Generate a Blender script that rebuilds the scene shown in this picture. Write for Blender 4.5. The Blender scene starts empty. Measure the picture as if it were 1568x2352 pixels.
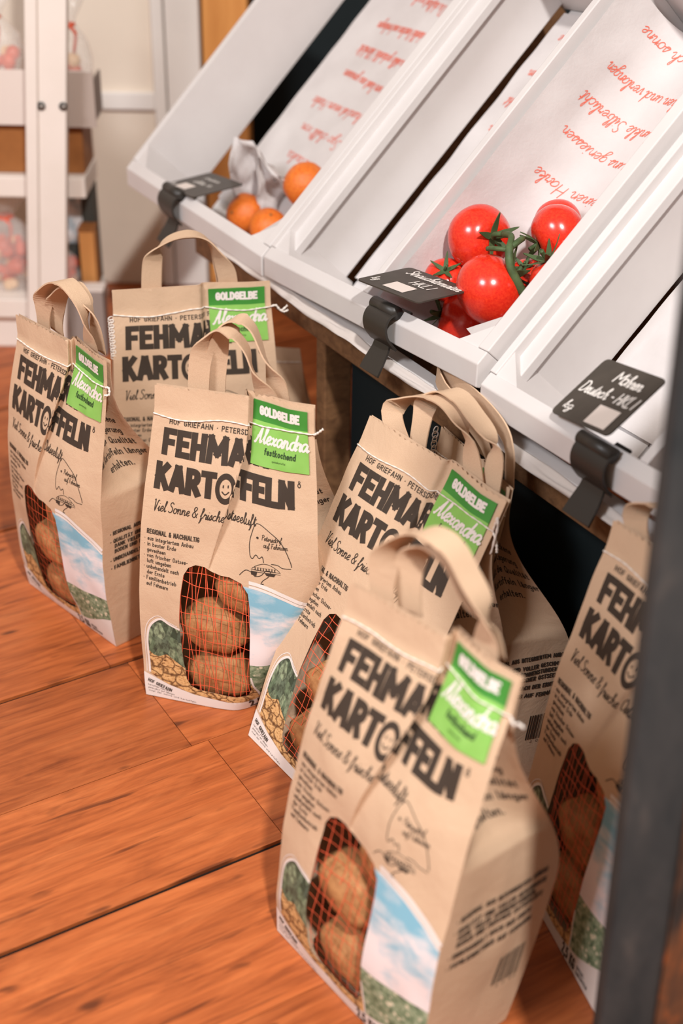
import bpy, bmesh, math, random
from mathutils import Vector, Matrix, noise
from mathutils.geometry import delaunay_2d_cdt, intersect_point_line

SC = bpy.context.scene
COL = SC.collection

# ------------------------------------------------------------------ camera, world, lights, exposure
SC.view_settings.view_transform = 'Standard'
SC.view_settings.look = 'None'
SC.view_settings.gamma = 1.0
SC.view_settings.use_curve_mapping = False
SC.view_settings.exposure = 0.19

cam = bpy.data.cameras.new('camera')
cam.sensor_fit = 'VERTICAL'
cam.sensor_height = 36.0
cam.lens = 50.0                      # 3267 px focal length on a 2352 px tall frame
cam.clip_start = 0.02
cam.dof.use_dof = True
cam.dof.focus_distance = 1.53
cam.dof.aperture_fstop = 3.0
camo = bpy.data.objects.new('camera', cam)
COL.objects.link(camo)
_th, _ro = 0.538842, 0.017133        # pitch down, small roll
_fw = Vector((0, math.cos(_th), -math.sin(_th)))
_up = Vector((0, math.sin(_th), math.cos(_th)))
_rt = Vector((1, 0, 0))
_r2 = _rt * math.cos(_ro) + _up * math.sin(_ro)
_u2 = -_rt * math.sin(_ro) + _up * math.cos(_ro)
camo.matrix_world = Matrix((( _r2.x, _u2.x, -_fw.x, 0), (_r2.y, _u2.y, -_fw.y, 0), (_r2.z, _u2.z, -_fw.z, 1.02826), (0, 0, 0, 1)))
SC.camera = camo

world = bpy.data.worlds.new('shop_ambient')
SC.world = world
world.use_nodes = True
_bg = world.node_tree.nodes['Background']
_bg.inputs[0].default_value = (1.0, 0.78, 0.60, 1)
_bg.inputs[1].default_value = 0.36

def aim_light(name, kind, loc, target, energy, color, **kw):
    l = bpy.data.lights.new(name, kind)
    l.energy = energy
    l.color = color
    for k, v in kw.items():
        setattr(l, k, v)
    o = bpy.data.objects.new(name, l)
    COL.objects.link(o)
    o.location = loc
    o.rotation_euler = (Vector(target) - Vector(loc)).to_track_quat('-Z', 'Y').to_euler()
    return o

# ceiling spot behind the photographer's right shoulder: the sharp key
aim_light('ceiling_spot', 'SPOT', (0.40, -0.50, 2.5), (-0.1, 1.35, 0.2), 265, (1.0, 0.97, 0.94), spot_size=math.radians(58), spot_blend=0.4, shadow_soft_size=0.06)
# ceiling light panel over the photographer's left shoulder
aim_light('ceiling_panel', 'AREA', (-1.35, 0.0, 2.05), (-0.1, 1.4, 0.25), 32, (0.97, 0.99, 1.04), shape='RECTANGLE', size=0.6, size_y=0.5)

# ------------------------------------------------------------------ helpers
def lin(c):
    c /= 255.0
    return c / 12.92 if c <= 0.04045 else ((c + 0.055) / 1.055) ** 2.4

def rgb(r, g, b):
    return (lin(r), lin(g), lin(b), 1)

class NT:
    """small node-tree writer"""
    def __init__(self, name, rough=0.6, spec=0.3):
        self.m = bpy.data.materials.new(name)
        self.m.use_nodes = True
        self.t = self.m.node_tree
        self.b = self.t.nodes['Principled BSDF']
        self.b.inputs['Roughness'].default_value = rough
        self.b.inputs['Specular IOR Level'].default_value = spec
    def n(self, typ, **kw):
        nd = self.t.nodes.new(typ)
        for k, v in kw.items():
            setattr(nd, k, v)
        return nd
    def l(self, a, b):
        self.t.links.new(a, b)
    def coord(self, kind='Object', scale=(1, 1, 1), rot=(0, 0, 0)):
        tc = self.n('ShaderNodeTexCoord')
        mp = self.n('ShaderNodeMapping')
        mp.inputs['Scale'].default_value = scale
        mp.inputs['Rotation'].default_value = rot
        self.l(tc.outputs[kind], mp.inputs[0])
        return mp.outputs[0]
    def noise(self, vec, scale, detail=4, rough=0.55, dist=0.0):
        nd = self.n('ShaderNodeTexNoise')
        nd.inputs['Scale'].default_value = scale
        nd.inputs['Detail'].default_value = detail
        nd.inputs['Roughness'].default_value = rough
        nd.inputs['Distortion'].default_value = dist
        if vec is not None:
            self.l(vec, nd.inputs['Vector'])
        return nd.outputs[0]
    def voro(self, vec, scale, feature='F1', out='Distance', rnd=1.0):
        nd = self.n('ShaderNodeTexVoronoi', feature=feature)
        nd.inputs['Scale'].default_value = scale
        nd.inputs['Randomness'].default_value = rnd
        self.l(vec, nd.inputs['Vector'])
        return nd.outputs[out]
    def ramp(self, fac, stops, interp='LINEAR'):
        nd = self.n('ShaderNodeValToRGB')
        nd.color_ramp.interpolation = interp
        els = nd.color_ramp.elements
        while len(els) < len(stops):
            els.new(0.5)
        for e, (p, c) in zip(els, stops):
            e.position = p
            e.color = c
        self.l(fac, nd.inputs[0])
        return nd.outputs[0]
    def mix(self, fac, a, b, mode='MIX'):
        nd = self.n('ShaderNodeMix', data_type='RGBA', blend_type=mode)
        for s, v in ((nd.inputs[0], fac), (nd.inputs[6], a), (nd.inputs[7], b)):
            if hasattr(v, 'is_output'):
                self.l(v, s)
            else:
                s.default_value = v
        return nd.outputs[2]
    def base(self, c):
        if hasattr(c, 'is_output'):
            self.l(c, self.b.inputs['Base Color'])
        else:
            self.b.inputs['Base Color'].default_value = c
    def bump(self, h, strength=0.3, dist=0.002):
        nd = self.n('ShaderNodeBump')
        nd.inputs['Strength'].default_value = strength
        nd.inputs['Distance'].default_value = dist
        self.l(h, nd.inputs['Height'])
        self.l(nd.outputs[0], self.b.inputs['Normal'])

def plain(name, col, rough=0.6, spec=0.3, var=0.0, vscale=20, bump=0.0):
    m = NT(name, rough, spec)
    if var:
        f = m.noise(m.coord(), vscale)
        d = tuple(max(0, x * (1 - var)) for x in col[:3]) + (1,)
        u = tuple(min(1, x * (1 + var)) for x in col[:3]) + (1,)
        m.base(m.ramp(f, [(0.3, d), (0.7, u)]))
        if bump:
            m.bump(f, bump)
    else:
        m.base(col)
    return m.m

# ---- materials
M = {}
def kraft():
    m = NT('kraft_paper', 0.75, 0.25)
    v = m.coord('UV')
    f = m.noise(v, 1500, 3)
    g = m.noise(v, 18, 3)
    c = m.ramp(f, [(0.3, rgb(200, 168, 138)), (0.7, rgb(216, 185, 156))])
    m.base(m.mix(0.12, c, m.ramp(g, [(0.3, rgb(188, 152, 120)), (0.7, rgb(225, 195, 166))])))
    m.bump(m.noise(v, 34, 6, 0.68, 0.4), 0.42, 0.003)
    return m.m
M['kraft'] = kraft()
M['ink'] = plain('black_print', rgb(64, 54, 46), 0.6, 0.3)
M['white_print'] = plain('white_print', rgb(232, 222, 216), 0.5, 0.35)
def sky_print():
    m = NT('printed_sky', 0.5, 0.35)
    v = m.coord('UV', (1, 1.6, 1))
    f = m.noise(v, 26, 5, 0.6, 0.3)
    sep = m.n('ShaderNodeSeparateXYZ')
    m.l(m.coord('UV'), sep.inputs[0])
    mr = m.n('ShaderNodeMapRange')
    mr.inputs[1].default_value, mr.inputs[2].default_value = 0.07, 0.18
    mr.inputs[3].default_value, mr.inputs[4].default_value = 0.30, -0.12
    m.l(sep.outputs[1], mr.inputs[0])
    ad = m.n('ShaderNodeMath', operation='ADD')
    m.l(f, ad.inputs[0]); m.l(mr.outputs[0], ad.inputs[1])
    m.base(m.ramp(ad.outputs[0], [(0.42, rgb(132, 186, 208)), (0.56, rgb(190, 208, 218)), (0.72, rgb(238, 226, 226))]))
    return m.m
M['sky'] = sky_print()
def field_print():
    m = NT('printed_field', 0.55, 0.3)
    v = m.coord('UV')
    g = m.ramp(m.noise(v, 130, 4, 0.7), [(0.35, rgb(70, 92, 70)), (0.5, rgb(132, 150, 118)), (0.66, rgb(180, 186, 160))])
    fl = m.voro(v, 130)
    m.base(m.mix(m.ramp(fl, [(0.16, (1, 1, 1, 1)), (0.30, (0, 0, 0, 1))]), g, rgb(226, 216, 188)))
    return m.m
M['field'] = field_print()
def leaf_print():
    m = NT('printed_leaves', 0.55, 0.3)
    v = m.coord('UV', (1.5, 0.8, 1), (0, 0, 0.5))
    c = m.voro(v, 75, 'F1', 'Color')
    sp = m.n('ShaderNodeSeparateColor')
    m.l(c, sp.inputs[0])
    k = m.ramp(sp.outputs[0], [(0.0, rgb(52, 66, 52)), (0.3, rgb(112, 132, 104)), (0.55, rgb(158, 174, 140)), (0.8, rgb(84, 100, 84))])
    m.base(m.mix(m.ramp(m.noise(v, 110, 4, 0.7), [(0.42, (0, 0, 0, 1)), (0.6, (0.8, 0.8, 0.8, 1))]), k, rgb(58, 64, 52)))
    return m.m
M['leaves'] = leaf_print()
def spud_print():
    m = NT('printed_potatoes', 0.55, 0.3)
    v = m.coord('UV', (1, 1.25, 1), (0, 0, 0.4))
    nv = m.n('ShaderNodeTexNoise')
    nv.inputs['Scale'].default_value = 55
    m.l(v, nv.inputs['Vector'])
    vm = m.n('ShaderNodeVectorMath', operation='MULTIPLY_ADD')
    m.l(nv.outputs['Color'], vm.inputs[0]); vm.inputs[1].default_value = (0.014, 0.014, 0.0); m.l(v, vm.inputs[2])
    e = m.voro(vm.outputs[0], 72, 'DISTANCE_TO_EDGE', 'Distance', 0.9)
    body = m.ramp(m.noise(v, 260, 4, 0.7), [(0.36, rgb(96, 62, 36)), (0.46, rgb(214, 166, 110)), (0.7, rgb(232, 194, 140))])
    m.base(m.mix(m.ramp(e, [(0.015, (0.9, 0.9, 0.9, 1)), (0.10, (0, 0, 0, 1))]), body, rgb(96, 62, 38)))
    return m.m
M['spuds'] = spud_print()
M['net'] = plain('red_net', rgb(232, 98, 66), 0.45, 0.4)
M['thread'] = plain('white_thread', rgb(232, 222, 212), 0.8, 0.2)
def green(name, a, b):
    m = NT(name, 0.4, 0.4)
    m.base(m.ramp(m.noise(m.coord('UV'), 30, 2), [(0.35, a), (0.65, b)]))
    return m.m
M['label_dark'] = green('label_dark_green', rgb(58, 130, 52), rgb(70, 144, 60))
M['label_light'] = green('label_light_green', rgb(128, 182, 84), rgb(142, 194, 98))
M['label_ink'] = plain('label_ink', rgb(52, 76, 46))
def potato_mat():
    m = NT('potato_skin', 0.65, 0.3)
    v = m.coord()
    f = m.noise(v, 2.2, 5, 0.6)
    c = m.ramp(f, [(0.3, rgb(150, 98, 58)), (0.7, rgb(196, 142, 92))])
    s = m.noise(v, 7, 3)
    m.base(m.mix(m.ramp(s, [(0.70, (0, 0, 0, 1)), (0.78, (0.8, 0.8, 0.8, 1))]), c, rgb(110, 72, 44)))
    m.bump(f, 0.2, 0.01)
    return m.m
M['potato'] = potato_mat()
def white_wood(name, a, b, rough=0.5):
    m = NT(name, rough, 0.35)
    v = m.coord()
    f = m.noise(v, 6, 5, 0.6)
    m.base(m.ramp(f, [(0.3, a), (0.7, b)]))
    m.bump(m.noise(v, 90, 4), 0.06, 0.001)
    return m.m
M['crate'] = white_wood('white_painted_wood', rgb(206, 200, 198), rgb(216, 211, 209))
M['rack'] = white_wood('white_rack_paint', rgb(230, 220, 210), rgb(238, 228, 220))
M['cupboard'] = white_wood('cream_cupboard_paint', rgb(222, 208, 192), rgb(230, 216, 200))
M['cupboard_frame'] = white_wood('pale_frame_paint', rgb(226, 220, 216), rgb(234, 228, 222))
def paper_mat():
    m = NT('white_liner_paper', 0.7, 0.25)
    v = m.coord()
    m.base(m.ramp(m.noise(v, 12, 4), [(0.3, rgb(201, 194, 192)), (0.7, rgb(213, 207, 205))]))
    m.bump(m.noise(v, 22, 5, 0.7), 0.3, 0.004)
    return m.m
M['paper'] = paper_mat()
M['red_pen'] = plain('red_pen', rgb(226, 112, 92))
def beam_wood():
    m = NT('brown_beam_wood', 0.6, 0.3)
    v = m.coord('Object', (2, 30, 30))
    m.base(m.ramp(m.noise(v, 2.5, 5, 0.6, 0.5), [(0.3, rgb(96, 66, 44)), (0.7, rgb(136, 98, 66))]))
    return m.m
M['beam'] = beam_wood()
def pillar_wood():
    m = NT('orange_pillar_wood', 0.5, 0.3)
    v = m.coord('Object', (20, 20, 1.2))
    m.base(m.ramp(m.noise(v, 2.0, 5, 0.6, 0.6), [(0.3, rgb(196, 128, 66)), (0.7, rgb(222, 156, 88))]))
    return m.m
M['pillar'] = pillar_wood()
M['wall_and_shade_black'] = plain('dark_wall_and_stand_shade', rgb(26, 34, 36), 0.7, 0.2)  # dark back wall; also the shade painted in under the stand
M['clip'] = plain('black_plastic', rgb(50, 46, 42), 0.42, 0.4)
M['plate'] = plain('slate_card', rgb(66, 60, 54), 0.45, 0.4, 0.12, 60)
M['chalk'] = plain('chalk_writing', rgb(232, 226, 220), 0.8, 0.1)
def tomato_mat():
    m = NT('tomato_skin', 0.22, 0.5)
    v = m.coord()
    m.base(m.ramp(m.noise(v, 14, 3), [(0.3, rgb(214, 36, 24)), (0.75, rgb(232, 62, 34))]))
    m.b.inputs['Coat Weight'].default_value = 0.4
    m.b.inputs['Coat Roughness'].default_value = 0.25
    return m.m
M['tomato'] = tomato_mat()
M['vine'] = plain('vine_green', rgb(74, 92, 58), 0.55, 0.3, 0.3, 90)
def orange_mat():
    m = NT('orange_peel', 0.4, 0.4)
    v = m.coord()
    m.base(m.ramp(m.noise(v, 8, 3), [(0.3, rgb(214, 100, 34)), (0.7, rgb(232, 128, 46))]))
    m.bump(m.noise(v, 160, 2), 0.2, 0.001)
    return m.m
M['orange'] = orange_mat()
def floor_mat():
    m = NT('orange_laminate', 0.42, 0.4)
    tc = m.n('ShaderNodeTexCoord')
    geo = m.n('ShaderNodeNewGeometry')
    off = m.n('ShaderNodeVectorMath', operation='SCALE')
    cmb = m.n('ShaderNodeCombineXYZ')
    m.l(geo.outputs['Random Per Island'], cmb.inputs[0])
    m.l(geo.outputs['Random Per Island'], cmb.inputs[1])
    m.l(cmb.outputs[0], off.inputs[0])
    off.inputs['Scale'].default_value = 7.0
    add = m.n('ShaderNodeVectorMath', operation='ADD')
    m.l(tc.outputs['Object'], add.inputs[0]); m.l(off.outputs[0], add.inputs[1])
    def mapped(sc):
        mp = m.n('ShaderNodeMapping')
        mp.inputs['Scale'].default_value = sc
        m.l(add.outputs[0], mp.inputs[0])
        return mp.outputs[0]
    grain = m.noise(mapped((4, 60, 1)), 2.2, 6, 0.62, 0.6)
    wave = m.noise(mapped((3, 13, 1)), 2.0, 4, 0.6, 1.6)
    c1 = m.ramp(wave, [(0.25, rgb(112, 52, 26)), (0.48, rgb(170, 88, 44)), (0.75, rgb(204, 118, 66))])
    c2 = m.ramp(grain, [(0.30, rgb(116, 54, 27)), (0.62, rgb(196, 108, 58))])
    c = m.mix(0.45, c1, c2)
    st = m.noise(mapped((2.6, 34, 1)), 2.4, 3, 0.5, 0.4)
    c = m.mix(m.ramp(st, [(0.62, (0, 0, 0, 1)), (0.70, (0.8, 0.8, 0.8, 1))]), c, rgb(92, 44, 24))
    kn = m.noise(mapped((7, 20, 1)), 2.1, 2, 0.4)
    c = m.mix(m.ramp(kn, [(0.67, (0, 0, 0, 1)), (0.75, (0.85, 0.85, 0.85, 1))]), c, rgb(84, 42, 24))
    tone = m.n('ShaderNodeHueSaturation')
    mr = m.n('ShaderNodeMapRange')
    mr.inputs[3].default_value, mr.inputs[4].default_value = 0.88, 1.08
    m.l(geo.outputs['Random Per Island'], mr.inputs[0])
    m.l(mr.outputs[0], tone.inputs['Value'])
    m.l(c, tone.inputs['Color'])
    m.base(tone.outputs[0])
    m.bump(grain, 0.08, 0.001)
    return m.m
M['floor'] = floor_mat()
M['groove'] = plain('dark_floor_groove', rgb(34, 26, 22), 0.8, 0.1)
def post_mat():
    m = NT('rough_dark_timber', 0.8, 0.2)
    v = m.coord('Object', (9, 9, 2.4))
    f = m.noise(v, 3.0, 5, 0.65, 0.4)
    m.base(m.ramp(f, [(0.34, rgb(42, 46, 48)), (0.6, rgb(62, 62, 62)), (0.78, rgb(86, 80, 76))]))
    m.bump(f, 0.5, 0.004)
    return m.m
M['post'] = post_mat()
def bark_mat():
    m = NT('rusty_brown_board', 0.75, 0.2)
    v = m.coord('Object', (10, 10, 3.2))
    f = m.noise(v, 2.6, 4, 0.6, 0.3)
    m.base(m.ramp(f, [(0.38, rgb(52, 48, 46)), (0.50, rgb(104, 70, 50)), (0.60, rgb(186, 98, 46)), (0.72, rgb(226, 116, 56))]))
    m.bump(f, 0.5, 0.004)
    return m.m
M['bark'] = bark_mat()

# ---- object helpers
def tag(o, label=None, cat=None, group=None, kind=None):
    for k, v in (('label', label), ('category', cat), ('group', group), ('kind', kind)):
        if v:
            o[k] = v
    return o

def empty(name, loc, label=None, cat=None, group=None):
    o = bpy.data.objects.new(name, None)
    o.empty_display_size = 0.05
    o.location = loc
    COL.objects.link(o)
    return tag(o, label, cat, group)

class MB:
    """collects geometry in world space, links it as one mesh object"""
    def __init__(self):
        self.v, self.f, self.mi, self.uv, self.sm = [], [], [], [], []
        self.mats = []
    def mat(self, key):
        if key not in self.mats:
            self.mats.append(key)
        return self.mats.index(key)
    def add(self, vs, fs, mat, uvs=None, smooth=False):
        b = len(self.v)
        self.v += [tuple(p) for p in vs]
        self.uv += [tuple(u) for u in uvs] if uvs else [(p[0], p[2]) for p in self.v[b:]]
        k = self.mat(mat)
        for f in fs:
            self.f.append(tuple(b + i for i in f))
            self.mi.append(k)
            self.sm.append(smooth)
    def build(self, name, parent=None, bevel=0.0):
        org = parent.matrix_basis.translation if parent else None
        px = Vector((0, 0, 0))
        p = parent
        while p is not None:
            px = px + Vector(p.location)
            p = p.parent
        me = bpy.data.meshes.new(name)
        if parent is None:
            lo = Vector((min(p[0] for p in self.v) + max(p[0] for p in self.v), min(p[1] for p in self.v) + max(p[1] for p in self.v), 2 * min(p[2] for p in self.v))) / 2
            px = lo
        me.from_pydata([(p[0] - px.x, p[1] - px.y, p[2] - px.z) for p in self.v], [], self.f)
        for k in self.mats:
            me.materials.append(M[k])
        me.polygons.foreach_set('material_index', self.mi)
        me.polygons.foreach_set('use_smooth', self.sm)
        ul = me.uv_layers.new(name='UVMap')
        for lp in me.loops:
            ul.data[lp.index].uv = self.uv[lp.vertex_index][:2]
        me.update()
        o = bpy.data.objects.new(name, me)
        COL.objects.link(o)
        if parent:
            o.parent = parent
        else:
            o.location = px
        if bevel:
            md = o.modifiers.new('bevel', 'BEVEL')
            md.width = bevel
            md.segments = 2
            md.limit_method = 'ANGLE'
        return o
    # shapes
    def box(self, mat, o, ex, ey, ez):
        """parallelepiped from corner o along three edge vectors"""
        o, ex, ey, ez = map(Vector, (o, ex, ey, ez))
        vs = [o, o + ex, o + ex + ey, o + ey, o + ez, o + ex + ez, o + ex + ey + ez, o + ey + ez]
        fs = [(0, 3, 2, 1), (4, 5, 6, 7), (0, 1, 5, 4), (1, 2, 6, 5), (2, 3, 7, 6), (3, 0, 4, 7)]
        if ex.cross(ey).dot(ez) < 0:
            fs = [tuple(reversed(f)) for f in fs]
        self.add(vs, fs, mat)
    def abox(self, mat, x0, x1, y0, y1, z0, z1):
        self.box(mat, (x0, y0, z0), (x1 - x0, 0, 0), (0, y1 - y0, 0), (0, 0, z1 - z0))
    def prism(self, mat, poly, ext):
        """planar polygon (3-D points) swept along ext"""
        ext = Vector(ext)
        poly = [Vector(p) for p in poly]
        n = len(poly)
        nrm = Vector()
        for i in range(n):
            nrm += poly[i].cross(poly[(i + 1) % n])
        if nrm.dot(ext) > 0:
            poly.reverse()
        vs = poly + [p + ext for p in poly]
        fs = [tuple(range(n)), tuple(range(2 * n - 1, n - 1, -1))]
        fs += [(i, i + n, (i + 1) % n + n, (i + 1) % n) for i in range(n)]
        self.add(vs, fs, mat)
    def tube(self, mat, pts, r, seg=8, cap=True):
        pts = [Vector(p) for p in pts]
        n = len(pts)
        rs = r if isinstance(r, (list, tuple)) else [r] * n
        vs, fs = [], []
        prev = None
        for i, p in enumerate(pts):
            t = (pts[min(i + 1, n - 1)] - pts[max(i - 1, 0)])
            t = t.normalized() if t.length > 1e-9 else Vector((0, 0, 1))
            if prev is None:
                a = Vector((0, 0, 1)) if abs(t.z) < 0.9 else Vector((1, 0, 0))
            else:
                a = prev
            x = (a - t * a.dot(t)).normalized()
            prev = x
            y = t.cross(x)
            for k in range(seg):
                an = 2 * math.pi * k / seg
                vs.append(p + (x * math.cos(an) + y * math.sin(an)) * rs[i])
        for i in range(n - 1):
            for k in range(seg):
                fs.append((i * seg + k, i * seg + (k + 1) % seg, (i + 1) * seg + (k + 1) % seg, (i + 1) * seg + k))
        if cap:
            fs.append(tuple(range(seg - 1, -1, -1)))
            fs.append(tuple((n - 1) * seg + k for k in range(seg)))
        self.add(vs, fs, mat, smooth=True)
    def strap(self, mat, pts, wdirs, width, thick=0.0014):
        """flat paper strap with real thickness"""
        vs, fs = [], []
        n = len(pts)
        for i in range(n):
            p = Vector(pts[i])
            t = (Vector(pts[min(i + 1, n - 1)]) - Vector(pts[max(i - 1, 0)])).normalized()
            w = Vector(wdirs[i])
            w = (w - t * w.dot(t)).normalized()
            nn = t.cross(w)
            wd = width[i] if isinstance(width, (list, tuple)) else width
            q = [p + w * wd * 0.5 * sw + nn * thick * 0.5 * sn for sw, sn in ((-1, -1), (1, -1), (1, 1), (-1, 1))]
            vs += [q[0], q[1], q[1], q[2], q[2], q[3], q[3], q[0]]
        for i in range(n - 1):
            for k in (0, 2, 4, 6):
                fs.append((i * 8 + k, i * 8 + k + 1, (i + 1) * 8 + k + 1, (i + 1) * 8 + k))
        fs += [(6, 4, 2, 0), tuple((n - 1) * 8 + k for k in (0, 2, 4, 6))]
        uv = []
        for i in range(n):
            uv += [(a, i * 0.004) for a in (0, 0.02, 0.021, 0.022, 0.022, 0.042, 0.043, 0.044)]
        self.add(vs, fs, mat, uvs=uv, smooth=True)

def spline(pts, per=8):
    """Catmull-Rom through tuples of any dimension"""
    P = [pts[0]] + list(pts) + [pts[-1]]
    out = []
    for i in range(1, len(P) - 2):
        for k in range(per):
            t = k / per
            q = []
            for a, b, c, d in zip(P[i - 1], P[i], P[i + 1], P[i + 2]):
                q.append(0.5 * (2 * b + (c - a) * t + (2 * a - 5 * b + 4 * c - d) * t * t + (3 * b - a - 3 * c + d) * t ** 3))
            out.append(tuple(q))
    out.append(tuple(pts[-1]))
    return out

# ------------------------------------------------------------------ stroke lettering
CAPS = {
'A': (60, '0,0 26,100|34,100 60,0|10,28 50,28|26,100 34,100'), 'B': (50, '0,0 0,100|~0,100 30,100 44,90 43,62 26,53 0,53|~26,53 46,46 50,20 38,2 0,0'),
'C': (50, '~48,80 38,97 16,97 3,75 3,25 16,3 38,3 48,20'), 'D': (52, '0,0 0,100|~0,100 24,100 46,82 52,50 46,18 24,0 0,0'),
'E': (44, '44,0 0,0 0,100 44,100|0,52 36,52'), 'F': (42, '0,0 0,100 42,100|0,50 35,50'),
'G': (52, '~48,80 38,97 16,97 3,75 3,25 16,3 38,3 50,18|50,14 50,46 30,46'), 'H': (50, '0,0 0,100|50,0 50,100|0,50 50,50'),
'I': (2, '1,0 1,100'), 'J': (36, '~36,100 36,20 20,0 2,10'), 'K': (50, '0,0 0,100|48,100 3,46|16,60 50,0'), 'L': (42, '0,100 0,0 42,0'),
'M': (80, '0,0 3,100|3,100 40,34|77,100 40,34|77,100 80,0'), 'N': (54, '0,0 0,100|3,97 51,3|54,0 54,100'), 'O': (58, '~29,100 8,88 1,50 8,12 29,0 50,12 57,50 50,88 29,100'),
'P': (48, '0,0 0,100|~0,100 30,100 46,88 46,62 30,48 0,48'), 'Q': (58, '~29,100 8,88 1,50 8,12 29,0 50,12 57,50 50,88 29,100|34,24 58,-6'),
'R': (50, '0,0 0,100|~0,100 30,100 45,90 45,64 30,50 0,50|22,50 50,0'), 'S': (46, '~44,84 32,98 12,98 3,80 12,58 34,44 44,24 34,2 12,2 0,16'),
'T': (50, '25,0 25,100|0,100 50,100'), 'U': (50, '~0,100 0,28 10,4 25,0 40,4 50,28 50,100'), 'V': (54, '0,100 27,0 54,100'),
'W': (76, '0,100 18,0 38,80 58,0 76,100'), 'Z': (48, '0,100 48,100 0,0 48,0'), 'Ä': (58, '0,0 29,100 58,0|10,30 48,30|16,116 20,116|38,116 42,116'),
'Ü': (50, '~0,100 0,28 10,4 25,0 40,4 50,28 50,100|14,116 18,116|34,116 38,116'), '&': (54, '~52,0 12,68 14,94 28,100 38,86 30,66 8,42 2,18 14,1 32,4 54,44'),
'.': (4, '1,0 4,0'), ',': (6, '5,3 0,-16'), '-': (30, '3,42 28,42'), '•': (12, '4,46 8,46'), '·': (12, '4,46 8,46'), ' ': (26, ''), '®': (60, '~30,66 12,50 14,22 32,10 50,24 48,52 30,66'),
'2': (46, '~2,80 14,98 34,96 42,76 30,46 0,0|0,0 46,0'), '5': (46, '42,100 8,100 4,56|~4,56 24,64 44,44 40,12 20,0 0,10'), '1': (20, '0,80 16,100 16,0'), '0': (48, '~24,100 4,80 4,20 24,0 44,20 44,80 24,100'), '9': (46, '~42,70 30,50 8,56 6,88 24,100 42,86 40,40 16,0'),
}
LOW = {   # printed lower case
'a': (44, '~6,50 22,60 38,50 40,0|~40,34 20,34 3,20 14,0 32,6 40,20'), 'b': (46, '0,0 0,100|~0,40 20,60 42,50 44,14 22,0 0,14'), 'c': (40, '~38,48 20,60 3,42 3,16 20,0 38,12'),
'd': (46, '44,0 44,100|~44,40 24,60 3,48 3,14 22,0 44,14'), 'e': (42, '~3,30 40,32 36,54 20,60 3,42 4,14 20,0 38,10'), 'f': (28, '~30,96 18,100 12,84 12,0|0,58 28,58'),
'g': (46, '~44,40 24,60 3,48 3,18 22,2 44,18|~44,58 44,-20 24,-38 4,-28'), 'h': (44, '0,0 0,100|~0,40 20,60 40,50 42,0'), 'i': (6, '3,0 3,58|3,80 3,86'), 'j': (10, '~6,58 6,-20 -6,-34|6,80 6,86'),
'k': (42, '0,0 0,100|36,58 2,26|14,36 40,0'), 'l': (10, '~2,100 2,12 12,0'), 'm': (68, '0,0 0,58|~0,40 16,60 32,48 32,0|~32,40 50,60 64,48 66,0'), 'n': (44, '0,0 0,58|~0,40 20,60 40,50 42,0'),
'o': (46, '~23,60 5,48 3,20 23,0 43,20 41,48 23,60'), 'p': (46, '0,-38 0,58|~0,40 20,60 42,50 44,14 22,0 0,14'), 'q': (46, '44,-38 44,58|~44,40 24,60 3,48 3,14 22,0 44,14'), 'r': (30, '0,0 0,58|~0,36 14,56 30,56'),
's': (36, '~34,50 18,60 4,48 18,34 34,18 18,0 1,10'), 't': (28, '~12,86 12,14 20,0 30,4|0,58 28,58'), 'u': (44, '~2,58 2,18 16,0 36,10 42,24|42,58 42,0'), 'v': (42, '0,58 21,0 42,58'),
'w': (62, '0,58 16,0 31,50 46,0 62,58'), 'x': (42, '0,58 42,0|42,58 0,0'), 'y': (42, '0,58 21,4|42,58 12,-38'), 'z': (40, '0,58 38,58 0,0 40,0'), 'ä': (44, '~6,50 22,60 38,50 40,0|~40,34 20,34 3,20 14,0 32,6 40,20|12,80 14,82|30,80 32,82'),
'ö': (46, '~23,60 5,48 3,20 23,0 43,20 41,48 23,60|12,80 14,82|32,80 34,82'), 'ü': (44, '~2,58 2,18 16,0 36,10 42,24|42,58 42,0|12,80 14,82|30,80 32,82'), 'ß': (44, '~0,0 2,80 16,100 34,88 24,62 42,40 36,8 18,2'),
}
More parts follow.
